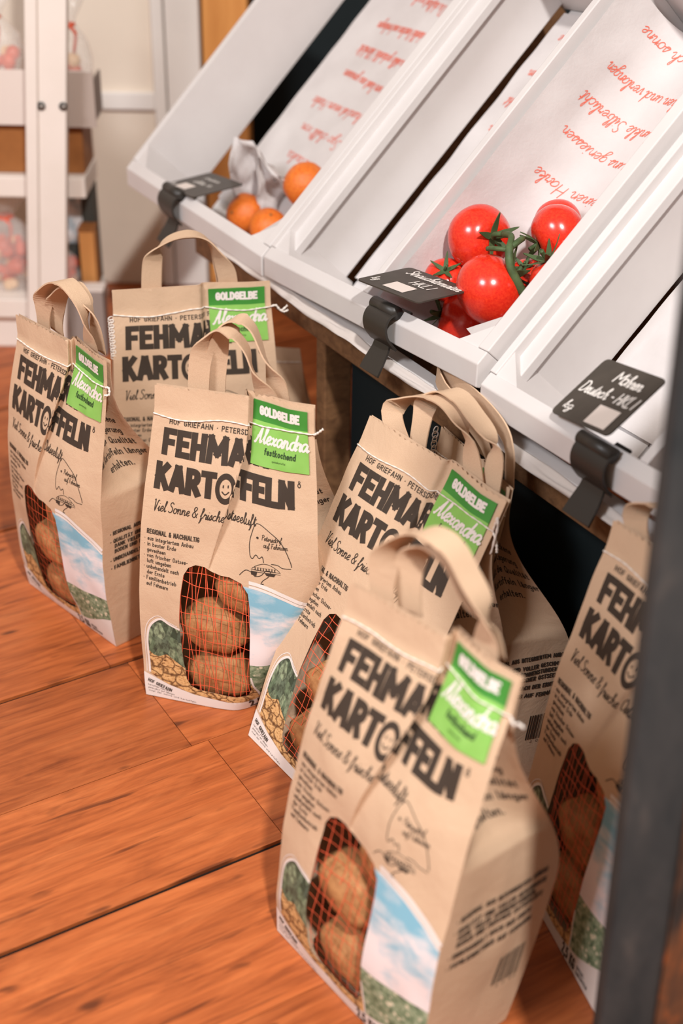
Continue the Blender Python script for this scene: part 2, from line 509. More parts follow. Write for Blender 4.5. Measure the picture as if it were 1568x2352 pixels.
SCR = {   # joined handwriting
'a': (46, '~40,42 26,50 8,38 6,14 18,0 32,14 42,44|~42,44 41,12 48,0 58,14'), 'b': (42, '~2,20 20,80 20,100 11,96 8,60 8,10 22,0 36,12 34,36 26,42 46,38'), 'c': (38, '~36,40 24,50 8,36 6,12 20,0 34,6 44,16'),
'd': (46, '~40,40 26,50 8,38 6,14 20,0 34,14 45,100|~45,100 42,20 48,0 58,14'), 'e': (38, '~2,16 26,28 32,44 22,51 9,36 9,12 22,0 40,14'), 'f': (34, '~2,20 24,70 27,96 17,100 13,60 9,-30 2,-44 14,-24 22,6 38,16'),
'g': (44, '~38,42 24,50 8,38 8,14 20,4 34,18 40,46|~40,46 33,-30 18,-44 8,-32 36,0 50,14'), 'h': (46, '~2,20 20,80 19,100 10,92 7,0|~7,22 22,48 33,44 33,10 40,0 52,14'), 'i': (20, '~0,14 12,48|~12,48 10,10 16,0 28,14|13,68 15,72'),
'j': (20, '~12,48 8,-30 -4,-44 -10,-30 20,8|13,68 15,72'), 'k': (42, '~2,20 20,84 18,100 10,92 7,0|~7,22 30,48 32,36 13,26 32,2 46,14'), 'l': (22, '~0,16 20,80 19,100 11,94 10,20 16,0 30,14'),
'm': (66, '~0,24 9,48 9,0|~9,24 22,48 30,40 30,0|~30,24 42,48 52,42 51,8 57,0 70,14'), 'n': (46, '~0,24 9,48 9,0|~9,24 22,48 33,42 33,8 39,0 52,14'), 'o': (42, '~28,48 12,46 5,24 11,4 25,0 37,16 35,38 26,48 48,42'),
'p': (44, '~2,24 12,48 8,-44|~10,28 24,50 37,38 34,8 20,2 12,12 50,14'), 'r': (34, '~0,22 10,50 14,40 29,44 26,12 32,0 44,14'), 's': (32, '~0,10 21,50 26,28 24,6 12,0 2,8 42,14'), 't': (26, '~0,16 16,84 12,20 18,0 32,14|2,58 32,62'),
'u': (46, '~2,40 6,48 6,12 16,0 32,14 38,48|~38,48 38,10 44,0 54,14'), 'v': (40, '~0,40 8,48 18,0 36,48 46,42'), 'w': (56, '~0,40 8,48 14,0 28,40 38,0 52,48 60,42'), 'x': (38, '~0,40 12,44 26,4 40,14|36,50 2,0'), 'z': (38, '~2,46 32,46 4,2 40,10'),
'ß': (44, '~0,0 10,80 24,100 34,84 24,62 40,40 36,8 20,2'), 'V': (48, '~0,92 8,98 20,0 38,90 52,98'), 'S': (48, '~44,84 32,100 14,94 12,72 38,44 36,12 16,0 0,14'), 'O': (58, '~34,98 10,86 2,44 14,4 36,2 54,36 50,82 34,98 28,84 44,74'),
'P': (50, '~14,-2 16,50 20,98|~4,80 24,100 46,92 46,64 24,50 16,52'), 'A': (60, '~0,4 10,2 40,100|~40,100 40,30 44,0 58,14|12,36 46,40'), 'D': (58, '~12,98 10,50 8,2|~0,92 30,98 54,70 50,24 28,2 2,4'), 'K': (52, '8,100 6,0|~48,100 24,58 8,50|~14,54 34,20 54,0'), 'L': (44, '~20,100 10,92 8,10 2,2 20,2 44,8'), 'H': (56, '8,100 6,0|50,100 48,0|2,46 54,54'), 'F': (46, '~0,92 20,98 50,100|14,98 10,0|4,50 36,54'),
}
def glyph(ch, style):
    for tb in ((SCR, LOW, CAPS) if style == 's' else (LOW, CAPS)):
        if ch in tb:
            return tb[ch]
    return (30, '')

def text_strokes(txt, h, style='p', slant=0.0, track=0.16, stroke=0.1):
    """returns (list of polylines, total width); cap height h, first glyph at x=0, baseline y=0; stroke is a share of h"""
    out, x = [], 0.0
    sw = stroke * 0.5
    for ch in txt:
        w, s = glyph(ch, style)
        for st in s.split('|') if s else []:
            sm = st.startswith('~')
            pts = [tuple(float(q) / 100 for q in p.split(',')) for p in st.lstrip('~').split()]
            if sm:
                pts = spline(pts, 5)
            if style == 'p':
                pts = [(px, sw + py * (1 - stroke)) for px, py in pts]
            out.append([((x + sw + px + slant * py) * h, py * h) for px, py in pts])
        x += w / 100 + (track if style == 'p' else 0.03) + (stroke if style == 'p' else 0)
    return out, x * h

def ribbon2d(pts, w, step=0.004, square=True, nx=1):
    """polyline -> list of quads in 2-D, mitred"""
    P = [pts[0]]
    for a, b in zip(pts, pts[1:]):
        d = math.hypot(b[0] - a[0], b[1] - a[1])
        if d < 1e-7:
            continue
        k = max(1, int(d / step))
        for i in range(1, k + 1):
            P.append((a[0] + (b[0] - a[0]) * i / k, a[1] + (b[1] - a[1]) * i / k))
    if len(P) < 2:
        return [], []
    n = len(P)
    if square:      # extend both ends by half a stroke
        for e, q in ((0, 1), (-1, -2)):
            dx, dy = P[e][0] - P[q][0], P[e][1] - P[q][1]
            d = math.hypot(dx, dy)
            P[e] = (P[e][0] + dx / d * w * 0.5, P[e][1] + dy / d * w * 0.5)
    vs = []
    for i in range(n):
        def nrm(a, b):
            dx, dy = P[b][0] - P[a][0], P[b][1] - P[a][1]
            d = math.hypot(dx, dy) or 1e-9
            return (-dy / d, dx / d)
        n1 = nrm(i - 1, i) if i > 0 else nrm(i, i + 1)
        n2 = nrm(i, i + 1) if i < n - 1 else n1
        mx, my = n1[0] + n2[0], n1[1] + n2[1]
        d2 = mx * mx + my * my
        k = 2 / d2 if d2 > 0.35 else 2 / 0.35
        mx, my = mx * k * 0.5 * w, my * k * 0.5 * w
        vs += [(P[i][0] + mx * (1 - 2 * j / nx), P[i][1] + my * (1 - 2 * j / nx)) for j in range(nx + 1)]
    k = nx + 1
    fs = [(k * i + j, k * i + j + 1, k * i + k + j + 1, k * i + k + j) for i in range(n - 1) for j in range(nx)]
    return vs, fs

def put_strokes(mb, strokes, w, mat, fmap, ox=0, oy=0, step=0.004, square=True, rot=0.0):
    c, s = math.cos(rot), math.sin(rot)
    for st in strokes:
        vs, fs = ribbon2d(st, w, step, square, max(1, int(w / 0.0022)))
        vs = [(ox + c * x - s * y, oy + s * x + c * y) for x, y in vs]
        if fs:
            mb.add([fmap(x, y) for x, y in vs], fs, mat, uvs=vs)

def put_text(mb, txt, h, ox, oy, mat, fmap, stroke=0.1, width=None, style='p', slant=0.0, track=0.16, step=0.004, rot=0.0, square=True):
    st, w = text_strokes(txt, h, style, slant, track, stroke)
    if width:
        k = width / w
        st = [[(x * k, y) for x, y in q] for q in st]
    put_strokes(mb, st, stroke * h, mat, fmap, ox, oy, step, square, rot)

def inside(poly, x, y):
    r = False
    j = len(poly) - 1
    for i in range(len(poly)):
        xi, yi = poly[i]
        xj, yj = poly[j]
        if (yi > y) != (yj > y) and x < (xj - xi) * (y - yi) / (yj - yi) + xi:
            r = not r
        j = i
    return r

def densify(poly, step):
    out = []
    for a, b in zip(poly, poly[1:] + poly[:1]):
        d = math.hypot(b[0] - a[0], b[1] - a[1])
        k = max(1, int(d / step))
        out += [(a[0] + (b[0] - a[0]) * i / k, a[1] + (b[1] - a[1]) * i / k) for i in range(k)]
    return out

def region(outer, holes=(), step=0.005, xs=None):
    """triangulated plane region with inner grid points"""
    loops = [densify(list(outer), step)] + [densify(list(h), step) for h in holes]
    pts, edges = [], []
    for lp in loops:
        b = len(pts)
        pts += lp
        edges += [(b + i, b + (i + 1) % len(lp)) for i in range(len(lp))]
    x0, x1 = min(p[0] for p in outer), max(p[0] for p in outer)
    y0, y1 = min(p[1] for p in outer), max(p[1] for p in outer)
    gy = [y0 + step * (i + 0.5) for i in range(int((y1 - y0) / step))]
    m = step * 0.35
    for y in gy:
        gx = xs(y) if callable(xs) else xs or [x0 + step * (i + 0.5) for i in range(int((x1 - x0) / step))]
        for x in gx:
            if x0 + m < x < x1 - m and inside(outer, x, y) and not any(inside(h, x, y) for h in holes):
                pts.append((x, y))
    res = delaunay_2d_cdt([Vector(p) for p in pts], edges, [], 0, 1e-6)
    vs = [(v.x, v.y) for v in res[0]]
    fs = []
    for f in res[2]:
        cx = sum(vs[i][0] for i in f) / len(f)
        cy = sum(vs[i][1] for i in f) / len(f)
        if inside(outer, cx, cy) and not any(inside(h, cx, cy) for h in holes):
            a = vs[f[0]]; b = vs[f[1]]; c = vs[f[2]]
            if (b[0] - a[0]) * (c[1] - a[1]) - (b[1] - a[1]) * (c[0] - a[0]) < 0:
                f = list(reversed(f))
            fs.append(tuple(f))
    return vs, fs

def put_region(mb, outer, mat, fmap, holes=(), step=0.005, xs=None, smooth=True):
    vs, fs = region(outer, holes, step, xs)
    mb.add([fmap(x, y) for x, y in vs], fs, mat, uvs=vs, smooth=smooth)

def sstep(x):
    x = min(1.0, max(0.0, x))
    return x * x * (3 - 2 * x)

# ------------------------------------------------------------------ directions of the room
PHI = 0.549938
DD = Vector((math.cos(PHI), math.sin(PHI), 0))       # along the planks, into the fruit stand
SS = Vector((math.sin(PHI), -math.cos(PHI), 0))      # along the front of the fruit stand, towards the viewer
ZZ = Vector((0, 0, 1))

def sdz(s, d, z):
    return SS * s + DD * d + ZZ * z

# ------------------------------------------------------------------ setting
def make_floor():
    mb = MB()
    th = 0.012
    # planks run along local x; local y counts across them (-s)
    w = 0.17845
    seam0 = 1.1172                                     # a thin seam
    for k in range(-8, 14):
        ya, yb = seam0 + k * w, seam0 + (k + 1) * w
        # dark bevelled joint on every other seam
        ga, gb = (0.0004, 0.0040) if k % 2 == 0 else (0.0024, 0.0004)
        ends = [-1.6, 0.4965 + (0 if k == 0 else ((k * 0.53) % 1.1) - 0.55), 1.75, 3.2]
        for xa, xb in zip(ends, ends[1:]):
            mb.abox('floor', xa + 0.0004, xb - 0.0004, ya + ga, yb - gb, -th, 0)
    mb.abox('groove', -1.6, 3.2, seam0 - 8 * w, seam0 + 14 * w, -0.03, -0.004)
    me_o = mb.build('floor')
    # built in plank coordinates, then turned into the room
    loc = Vector(me_o.location)
    R = Matrix(((DD.x, -SS.x, 0), (DD.y, -SS.y, 0), (0, 0, 1)))
    me_o.matrix_world = Matrix.Translation(R @ loc) @ R.to_4x4()
    tag(me_o, kind='structure')
    return me_o
make_floor()

wb = MB()
wb.abox('wall_and_shade_black', -0.25, 2.2, 2.72, 2.78, -0.01, 2.4)
tag(wb.build('wall_back'), kind='structure')
wl = MB()
wl.abox('cupboard', -1.9, -0.26, 2.72, 2.78, -0.01, 2.4)
tag(wl.build('wall_left'), kind='structure')

# wooden pillar between the cupboard and the dark wall
pm = MB()
pm.abox('pillar', -0.258, -0.178, 2.56, 2.64, 0, 2.4)
pl = pm.build('wooden_pillar', bevel=0.004)
tag(pl, 'orange wooden pillar between the white cupboard and the dark wall', 'pillar')

# white panelled cupboard
cup = empty('panelled_cupboard', (-0.6, 2.62, 0), 'tall cream panelled cupboard with a white frame beside the wooden pillar', 'cupboard')
m = MB(); m.abox('cupboard', -1.1, -0.262, 2.565, 2.70, 0.001, 1.9); m.build('carcass', cup)
def door(name, x0, x1, rails, parent):
    d = MB()
    d.abox('cupboard', x0, x1, 2.556, 2.564, 0.003, 1.85)
    o = d.build('door', parent)
    f = MB()
    sw = 0.021
    f.abox('cupboard_frame', x0, x0 + sw, 2.545, 2.556, 0.003, 1.85)
    f.abox('cupboard_frame', x1 - sw, x1, 2.545, 2.556, 0.003, 1.85)
    for za, zb in rails:
        f.abox('cupboard_frame', x0 + sw, x1 - sw, 2.545, 2.556, za, zb)
    f.build('door_frame', o, bevel=0.002)
    return o
door('door', -0.78, -0.324, ((0.335, 0.366), (1.80, 1.85)), cup)
m = MB(); m.abox('cupboard_frame', -0.3215, -0.262, 2.548, 2.564, 0.003, 1.85); m.build('side_panel', cup, bevel=0.002)

# dark rough timber post close to the camera
rp = empty('rough_timber_post', (0.235, 0.72, 0), 'dark rough timber post standing close in front at the edge of the frame', 'post')
m = MB()
pv = [(0.1985, 0.70, 0), (0.2360, 0.69, 0), (0.2360, 0.76, 0), (0.2080, 0.76, 0)]
m.prism('post', pv, (-0.026, 0, 1.0))
po = m.build('post', rp, bevel=0.004)
m = MB()
m.prism('bark', [(0.2365, 0.692, 0), (0.72, 0.82, 0), (0.72, 0.85, 0), (0.2365, 0.75, 0)], (-0.025, 0, 0.96))  # brown side face, widened out of view and cut in height to shade the bags
m.build('side_board', rp, bevel=0.003)
m = MB()
m.abox('bark', 0.56, 1.4, 0.80, 0.83, 0, 1.7)  # added unseen blocker for ambient light, not part of the post
m.build('side_board', rp, bevel=0.003)

# ------------------------------------------------------------------ white rack on the far left
rack = empty('shop_rack', (-0.6, 2.28, 0), 'white wooden shop rack with a leaning post, in front of the cupboard', 'rack')
m = MB()
m.box('rack', (-0.5345, 2.195, 0), (0.0185, 0, 0), (0, 0.012, 0), (0.0775, 0, 0.9))
m.box('rack', (-0.5160, 2.200, 0), (0.0440, 0, 0), (0, 0.02, 0), (0.0770, 0, 0.9))
post = m.build('post', rack, bevel=0.0015)
for sx in (-0.4735, -0.4395):
    m = MB()
    p = Vector((sx, 2.1995, 0.4335))
    m.tube('clip', [p, p + Vector((0, -0.002, 0))], 0.0065, 12)
    m.tube('thread', [p + Vector((0.001, -0.002, 0)), p + Vector((0.001, -0.0026, 0))], 0.002, 8)
    m.build('screw', post)
def rackbox(name, mat, x0, x1, y0, y1, z0, z1, parent=None, lab=None, cat=None, grp=None, bev=0.002):
    b = MB(); b.abox(mat, x0, x1, y0, y1, z0, z1)
    o = b.build(name, parent, bevel=bev)
    if lab:
        tag(o, lab, cat, grp)
    return o
rackbox('shelf_board', 'rack', -0.95, -0.424, 2.245, 2.36, 0.272, 0.306, rack)
rackbox('shelf_board', 'rack', -0.95, -0.421, 2.245, 2.36, 0.060, 0.094, rack)
rackbox('kick_board', 'rack', -0.95, -0.424, 2.26, 2.28, 0.0, 0.060, rack)
rackbox('back_upright', 'rack', -0.95, -0.91, 2.32, 2.36, 0.0, 0.9, rack)
M['tray_wood'] = plain('brown_tray_wood', rgb(150, 96, 52), 0.55, 0.3, 0.2, 18)
M['card_white'] = plain('white_card', rgb(224, 212, 204), 0.6, 0.3)
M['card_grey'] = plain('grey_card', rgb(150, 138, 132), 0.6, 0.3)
M['card_beige'] = plain('grey_beige_card', rgb(176, 160, 150), 0.6, 0.3)
M['box_dark'] = plain('dark_grey_box', rgb(70, 70, 66), 0.55, 0.3)
M['box_orange'] = plain('orange_box_card', rgb(214, 150, 88), 0.6, 0.3)
def blue_pic():
    k = NT('blue_grey_print', 0.5, 0.3)
    k.base(k.ramp(k.noise(k.coord(), 40, 3), [(0.35, rgb(120, 146, 158)), (0.6, rgb(214, 214, 216))]))
    return k.m
M['blue_pic'] = blue_pic()
def cello():
    k = NT('cellophane', 0.08, 0.6)
    k.base((0.95, 0.93, 0.9, 1))
    tr = k.n('ShaderNodeBsdfTransparent')
    mx = k.n('ShaderNodeMixShader')
    mx.inputs[0].default_value = 0.28
    out = k.t.nodes['Material Output']
    k.l(tr.outputs[0], mx.inputs[1]); k.l(k.b.outputs[0], mx.inputs[2]); k.l(mx.outputs[0], out.inputs['Surface'])
    return k.m
M['cello'] = cello()
M['sweet'] = plain('orange_sweets', rgb(214, 76, 24), 0.35, 0.5, 0.25, 30)
M['sweet_pale'] = plain('pale_sweets', rgb(236, 196, 150), 0.4, 0.4, 0.1, 30)

tray = empty('wooden_tray', (-0.68, 2.36, 0.306), 'brown wooden tray under the white cardboard tray on the upper rack shelf', 'tray')
m = MB(); m.abox('tray_wood', -0.93, -0.4265, 2.275, 2.355, 0.3065, 0.322); m.build('bottom', tray)
m = MB(); m.abox('tray_wood', -0.93, -0.4265, 2.265, 2.275, 0.3065, 0.388); m.build('front_board', tray, bevel=0.002)
m = MB(); m.abox('tray_wood', -0.4345, -0.4265, 2.275, 2.355, 0.322, 0.388); m.build('side_board', tray, bevel=0.002)
wt = empty('cardboard_tray', (-0.66, 2.36, 0.389), 'white cardboard tray holding cellophane bags on top of the brown tray', 'tray')
m = MB(); m.abox('card_white', -0.90, -0.404, 2.25, 2.253, 0.389, 0.475); m.build('front_flap', wt)
m = MB(); m.abox('card_white', -0.90, -0.404, 2.253, 2.345, 0.389, 0.392); m.build('bottom', wt)
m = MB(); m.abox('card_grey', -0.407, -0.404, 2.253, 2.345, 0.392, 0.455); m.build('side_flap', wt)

def cello_bag(name, cx, cy, z0, r, h, label, seed):
    """gathered clear bag with orange sweets inside"""
    root = empty(name, (cx, cy, z0), label, 'sweet bag', 'cellophane bags of sweets on the rack')
    random.seed(seed)
    mb = MB()
    seg, rows = 28, 20
    vs, fs = [], []
    for j in range(rows + 1):
        t = j / rows
        prof = (0.75 + 0.35 * math.sin(math.pi * min(1, t * 1.5))) if t < 0.62 else (0.22 + 0.86 * abs(t - 0.76) ** 0.9 * 3.0 * (1 if t > 0.76 else 1.35))
        prof = max(0.16, min(1.05, prof))
        for i in range(seg):
            a = 2 * math.pi * i / seg
            p = Vector((math.cos(a), math.sin(a), t * 3))
            rr = r * prof * (1 + 0.16 * noise.noise(p * 1.8 + Vector((seed, 0, 0))))
            vs.append((cx + rr * math.cos(a), cy + rr * math.sin(a) * 0.8, z0 + 0.0015 + h * t))
    for j in range(rows):
        for i in range(seg):
            fs.append((j * seg + i, j * seg + (i + 1) % seg, (j + 1) * seg + (i + 1) % seg, (j + 1) * seg + i))
    fs.append(tuple(range(seg - 1, -1, -1)))
    mb.add(vs, fs, 'cello')
    mb.build('cellophane_wrap', root)
    sb = MB()
    for k in range(26):
        a, q = random.uniform(0, 6.283), math.sqrt(random.random()) * 0.62 * r
        c = Vector((cx + q * math.cos(a), cy + q * math.sin(a) * 0.75, z0 + 0.010 + random.random() * h * 0.42))
        lump(sb, 'sweet' if random.random() < 0.72 else 'sweet_pale', c, random.uniform(0.008, 0.014), seed + k, 6, 8, 0.2)
    o = sb.build('sweets', root)
    o['kind'] = 'stuff'
    tb = MB()
    zt = z0 + h * 0.75
    tb.tube('sweet', [(cx + 0.26 * r * math.cos(a), cy + 0.22 * r * math.sin(a), zt) for a in [2 * math.pi * i / 16 for i in range(17)]], 0.003, 6)
    tb.tube('sweet', spline([(cx, cy - 0.22 * r, zt), (cx + 0.012, cy - 0.3 * r, zt - 0.012), (cx + 0.008, cy - 0.32 * r, zt - 0.04)], 5), 0.003, 6)
    tb.build('ribbon_tie', root)
    return root

def lump(mb, mat, c, r, seed, rows=10, seg=14, amp=0.08, sc=(1, 1, 1), rot=None):
    vs, fs = [], []
    for j in range(rows + 1):
        th = math.pi * j / rows
        for i in range(seg):
            ph = 2 * math.pi * i / seg
            d = Vector((math.sin(th) * math.cos(ph), math.sin(th) * math.sin(ph), math.cos(th)))
            k = r * (1 + amp * noise.noise(d * 1.6 + Vector((seed * 3.1, seed * 1.7, 0))))
            p = Vector((d.x * k * sc[0], d.y * k * sc[1], d.z * k * sc[2]))
            if rot is not None:
                p = rot @ p
            vs.append(c + p)
    for j in range(rows):
        for i in range(seg):
            q = (j * seg + i, (j + 1) * seg + i, (j + 1) * seg + (i + 1) % seg, j * seg + (i + 1) % seg)
            if j == 0:
                q = (q[0], q[1], q[2])
            elif j == rows - 1:
                q = (q[0], q[1], q[3])
            fs.append(q)
    mb.add(vs, fs, mat, smooth=True)

cello_bag('sweet_bag', -0.562, 2.31, 0.392, 0.048, 0.20, 'clear bag of orange sweets in the white tray, left of the rack post', 3)
cello_bag('sweet_bag', -0.441, 2.300, 0.392, 0.034, 0.19, 'clear bag of orange sweets in the white tray, right of the rack post', 8)
cello_bag('sweet_bag', -0.575, 2.305, 0.0945, 0.05, 0.165, 'clear bag of orange sweets on the lower rack shelf, left of the post', 5)
cello_bag('sweet_bag', -0.480, 2.285, 0.0945, 0.026, 0.10, 'small clear bag of sweets on the lower rack shelf, in front of the dark box', 11)
db = empty('display_box', (-0.47, 2.42, 0.0945), 'dark grey display box with a pale blue picture on the lower rack shelf', 'box')
m = MB(); m.abox('box_dark', -0.52, -0.426, 2.318, 2.358, 0.0945, 0.268); m.build('box', db, bevel=0.002)
m = MB(); m.abox('blue_pic', -0.515, -0.447, 2.315, 2.3175, 0.17, 0.25); m.build('picture', db)
ob = empty('cardboard_box', (-0.44, 2.36, 0.0945), 'orange brown cardboard box standing on the lower rack shelf beside the dark box', 'box')
m = MB(); m.abox('box_orange', -0.448, -0.4225, 2.275, 2.31, 0.0945, 0.205); m.build('box', ob, bevel=0.002)
m = MB(); m.abox('tray_wood', -0.4495, -0.421, 2.273, 2.312, 0.205, 0.209); m.build('lid', ob, bevel=0.001)
pc = MB(); pc.abox('card_beige', -0.452, -0.3985, 2.2455, 2.2475, 0.388, 0.474)
tag(pc.build('shelf_card'), 'grey beige card standing in front of the cardboard tray, beside the rack post', 'card')
gb = empty('grey_carton', (-0.45, 2.2, 0.0), 'grey carton standing on the floor in front of the rack foot', 'carton')
m = MB(); m.abox('card_grey', -0.466, -0.405, 2.225, 2.258, 0.0005, 0.118); m.build('carton', gb, bevel=0.002)
m = MB(); m.abox('card_white', -0.467, -0.404, 2.224, 2.259, 0.118, 0.122); m.build('lid', gb, bevel=0.001)
# ------------------------------------------------------------------ fruit stand
stand = empty('fruit_stand', sdz(-1.3, 1.0, 0), 'brown wooden fruit stand carrying the tilted white crates', 'display stand')
m = MB(); m.box('beam', sdz(-1.75, 0.822, 0.305), SS * 1.25, DD * 0.020, ZZ * 0.041); m.build('front_beam', stand, bevel=0.0015)
for s in (-1.415, -0.62):
    m = MB(); m.box('beam', sdz(s, 0.826, 0), SS * 0.022, DD * 0.04, ZZ * 0.305); m.build('leg', stand, bevel=0.002)
m = MB(); m.box('wall_and_shade_black', sdz(-1.393, 0.866, 0), SS * 0.90, DD * 0.012, ZZ * 0.300); m.build('shade_panel', stand)  # added black sheet: stands in for the deep shade under the stand
m = MB(); m.box('wall_and_shade_black', sdz(-1.95, 1.16, 0), SS * 0.56, DD * 0.012, ZZ * 0.30); m.build('shade_panel', stand)  # second added sheet, shade as black colour under the far end
E2 = Vector((0.611, 0.323, 0.723)).normalized()
for s in (-1.86, -1.62, -1.36, -1.12, -0.9, -0.66):
    p = sdz(s, 0.925, 0.262)
    m = MB(); m.box('beam', p, SS * 0.04, E2 * 0.52, E2.cross(SS).normalized() * -0.02 if E2.cross(SS).z > 0 else E2.cross(SS).normalized() * 0.02)
    m.build('slanted_rail', stand)
# white lip board on top of the beam
lip = MB()
lip.box('crate', sdz(-1.72, 0.808, 0.3465), SS * 1.22, DD * 0.020, ZZ * 0.010)
lip.build('lip_board', stand, bevel=0.001)

class Crate:
    """tilted fruit crate; front rim outer edge runs from A to B"""
    def __init__(self, A, B, L=0.47):
        self.A, self.e1 = Vector(A), (Vector(B) - Vector(A)).normalized()
        self.W = (Vector(B) - Vector(A)).length
        self.e2 = E2
        self.e3 = self.e1.cross(E2).normalized()
        self.h = 0.125
        self.L = L
        self.O = self.A + E2 * 0.016 - self.e3 * self.h      # inner bottom front left
    def p(self, a, b, h):
        return self.O + self.e1 * a + self.e2 * b + self.e3 * h

def build_crate(C, label, left_gap=0.010, bottom_from=0.012, divider=None, ledge=(0.034, 0.100), left_wall=0.0):
    root = empty('fruit_crate', C.p(C.W / 2, C.L / 2, -0.014), label, 'crate', 'white fruit crates on the stand')
    e1, e2, e3, W, L, h = C.e1, C.e2, C.e3, C.W, C.L, C.h
    t = 0.009
    # left wall: one broad board with an open gap at its foot
    m = MB()
    m.box('crate', C.p(-0.002, 0.0004, left_gap), e1 * 0.010, e2 * L, e3 * (h - left_gap))
    m.build('side_board', root, bevel=0.0012)
    # right wall with a lower flange outside
    m = MB()
    m.box('crate', C.p(W - 0.017, 0.0004, 0), e1 * 0.017, e2 * L, e3 * h)
    m.box('crate', C.p(W + 0.0002, -0.004, ledge[1] - 0.012), e1 * ledge[0], e2 * L, e3 * 0.012)
    m.build('side_board', root, bevel=0.0012)
    # front board: sloping top, plumb apron below the rim
    m = MB()
    P1 = C.p(0, -0.016, h)
    P2 = P1 - ZZ * 0.026
    m.prism('crate', [C.p(0, 0, h), P1, P2, C.p(0, -0.010, 0.045), C.p(0, -0.006, 0), C.p(0, 0, 0)], e1 * W)
    m.build('front_board', root, bevel=0.0012)
    # end board
    m = MB()
    m.box('crate', C.p(0, L, 0), e1 * W, e2 * 0.010, e3 * h)
    m.build('end_board', root, bevel=0.0012)
    # bottom slats
    x = bottom_from
    k = 0
    while x < W - 0.03:
        w = min(0.105, W - 0.018 - x)
        m = MB()
        m.box('crate', C.p(x, 0, -0.010), e1 * w, e2 * L, e3 * 0.0095)
        m.build('bottom_slat', root)
        x += w + 0.004
    # triangular corner posts
    for (a, b, sa, sb) in ((0.008, 0.0, 1, 1), (W - 0.017, 0.0, -1, 1)):
        m = MB()
        m.prism('crate', [C.p(a, b, 0), C.p(a + sa * 0.034, b, 0), C.p(a, b + sb * 0.030, 0)], e3 * (h - 0.002))
        m.build('corner_post', root)
    if divider is not None:
        m = MB()
        m.box('crate', C.p(divider - 0.011, 0, 0), e1 * 0.011, e2 * L, e3 * h)
        m.build('divider', root, bevel=0.0012)
    return root

CA = Crate((-0.3267, 2.0636, 0.3814), (-0.1066, 1.7046, 0.3821))
CB = Crate((-0.1035, 1.6995, 0.3852), (0.1347, 1.3110, 0.4209))
CC = Crate((0.1385, 1.3048, 0.4021), (0.3740, 0.9210, 0.4138))
build_crate(CA, 'white wooden crate with oranges, farthest from the timber post', left_gap=0.012, bottom_from=0.052, ledge=(0.036, 0.116))
build_crate(CB, 'white wooden crate with a divider and red tomatoes, in the middle of the stand', divider=0.2277, left_gap=0.012, bottom_from=0.014)
build_crate(CC, 'white wooden crate with the carrot price tag, nearest to the timber post', left_gap=0.006, bottom_from=0.010, divider=0.235)

RED_LINES = ['wieder kunst a sind it', 'sonne nen du duftest Du', 'verlangen und Kirschen dunkle', 'Silberlicht gedunkle stille a', 'geniessen uns lasst wen', 'Harke einen ist hund', 'von chillt Sgo', 'Lauka i']
LINES = ['it sind a kunst wieder', 'Du duftest nach sonne', 'dunkle Kirschen und verlangen', 'a stille gedunkle Silberlicht', 'wen lasst uns geniessen', 'hund ist einen Harke', 'Sgo chillt von', 'er i Lauka']

def paper_liner(C, prof, b0, b1, label, name='paper_liner', text=True, seed=0, rows=LINES, lo=0.03, hi=0.22, h=0.0165, pitch=0.047, start=0.215):
    """sheet of lining paper following profile prof [(a, h)] across the crate"""
    pr = spline(prof, 6)
    S = [0.0]
    for p, q in zip(pr, pr[1:]):
        S.append(S[-1] + math.hypot(q[0] - p[0], q[1] - p[1]))
    def fmap(s, b, o=0.0):
        s = min(max(s, 0), S[-1])
        i = 0
        while i < len(S) - 2 and S[i + 1] < s:
            i += 1
        f = (s - S[i]) / (S[i + 1] - S[i])
        a = pr[i][0] + f * (pr[i + 1][0] - pr[i][0])
        hh = pr[i][1] + f * (pr[i + 1][1] - pr[i][1])
        na, nh = -(pr[i + 1][1] - pr[i][1]), pr[i + 1][0] - pr[i][0]
        d = math.hypot(na, nh)
        wv = 0.0022 * (noise.noise(Vector((s * 26, b * 20, seed))) + 0.6) + o
        return C.p(a + na / d * wv, b, hh + nh / d * wv)
    mb = MB()
    put_region(mb, [(0, b0), (S[-1], b0), (S[-1], b1), (0, b1)], 'paper', fmap, step=0.008)
    if text:
        # written from behind the stand: upside down for the viewer
        for k, tx in enumerate(rows):
            y = start + (len(rows) - 1 - k) * pitch - 0.07
            if y > b1 - 0.012 or y < b0:
                continue
            st, w = text_strokes(tx, h, 's', 0.2, 0.16, 0.1)
            kk = min(1.25, (hi - lo - 0.02 * abs(math.sin(k * 1.9))) / w)
            st = [[(hi - x * kk, y - yy + 0.006 * math.sin(k * 2.1) * x / 0.2) for x, yy in q] for q in st]
            st = [[q for q in z if 0.004 < q[0] < S[-1] - 0.002] for z in st]
            st = [z for z in st if len(z) > 1]
            put_strokes(mb, st, 0.0011, 'red_pen', lambda x, y: fmap(x, y, 0.0006), step=0.003, square=False)
    o = mb.build(name)
    return tag(o, label, 'paper', 'lining papers in the crates')
wB = CB.W - 0.017
paper_liner(CB, [(0.2315, 0.112), (0.2335, 0.080), (0.2385, 0.040), (0.262, 0.010), (0.32, 0.0035), (0.40, 0.0035), (wB - 0.012, 0.008), (wB - 0.004, 0.05), (wB - 0.003, 0.09)], 0.006, 0.452, 'white lining paper with red handwriting under the tomatoes', seed=2, lo=0.035, hi=0.225)
paper_liner(CB, [(0.013, 0.0035), (0.05, 0.003), (0.12, 0.003), (0.2135, 0.003)], 0.036, 0.462, 'white lining paper with red pen marks in the empty middle compartment', seed=5, h=0.015, lo=0.010, hi=0.19)
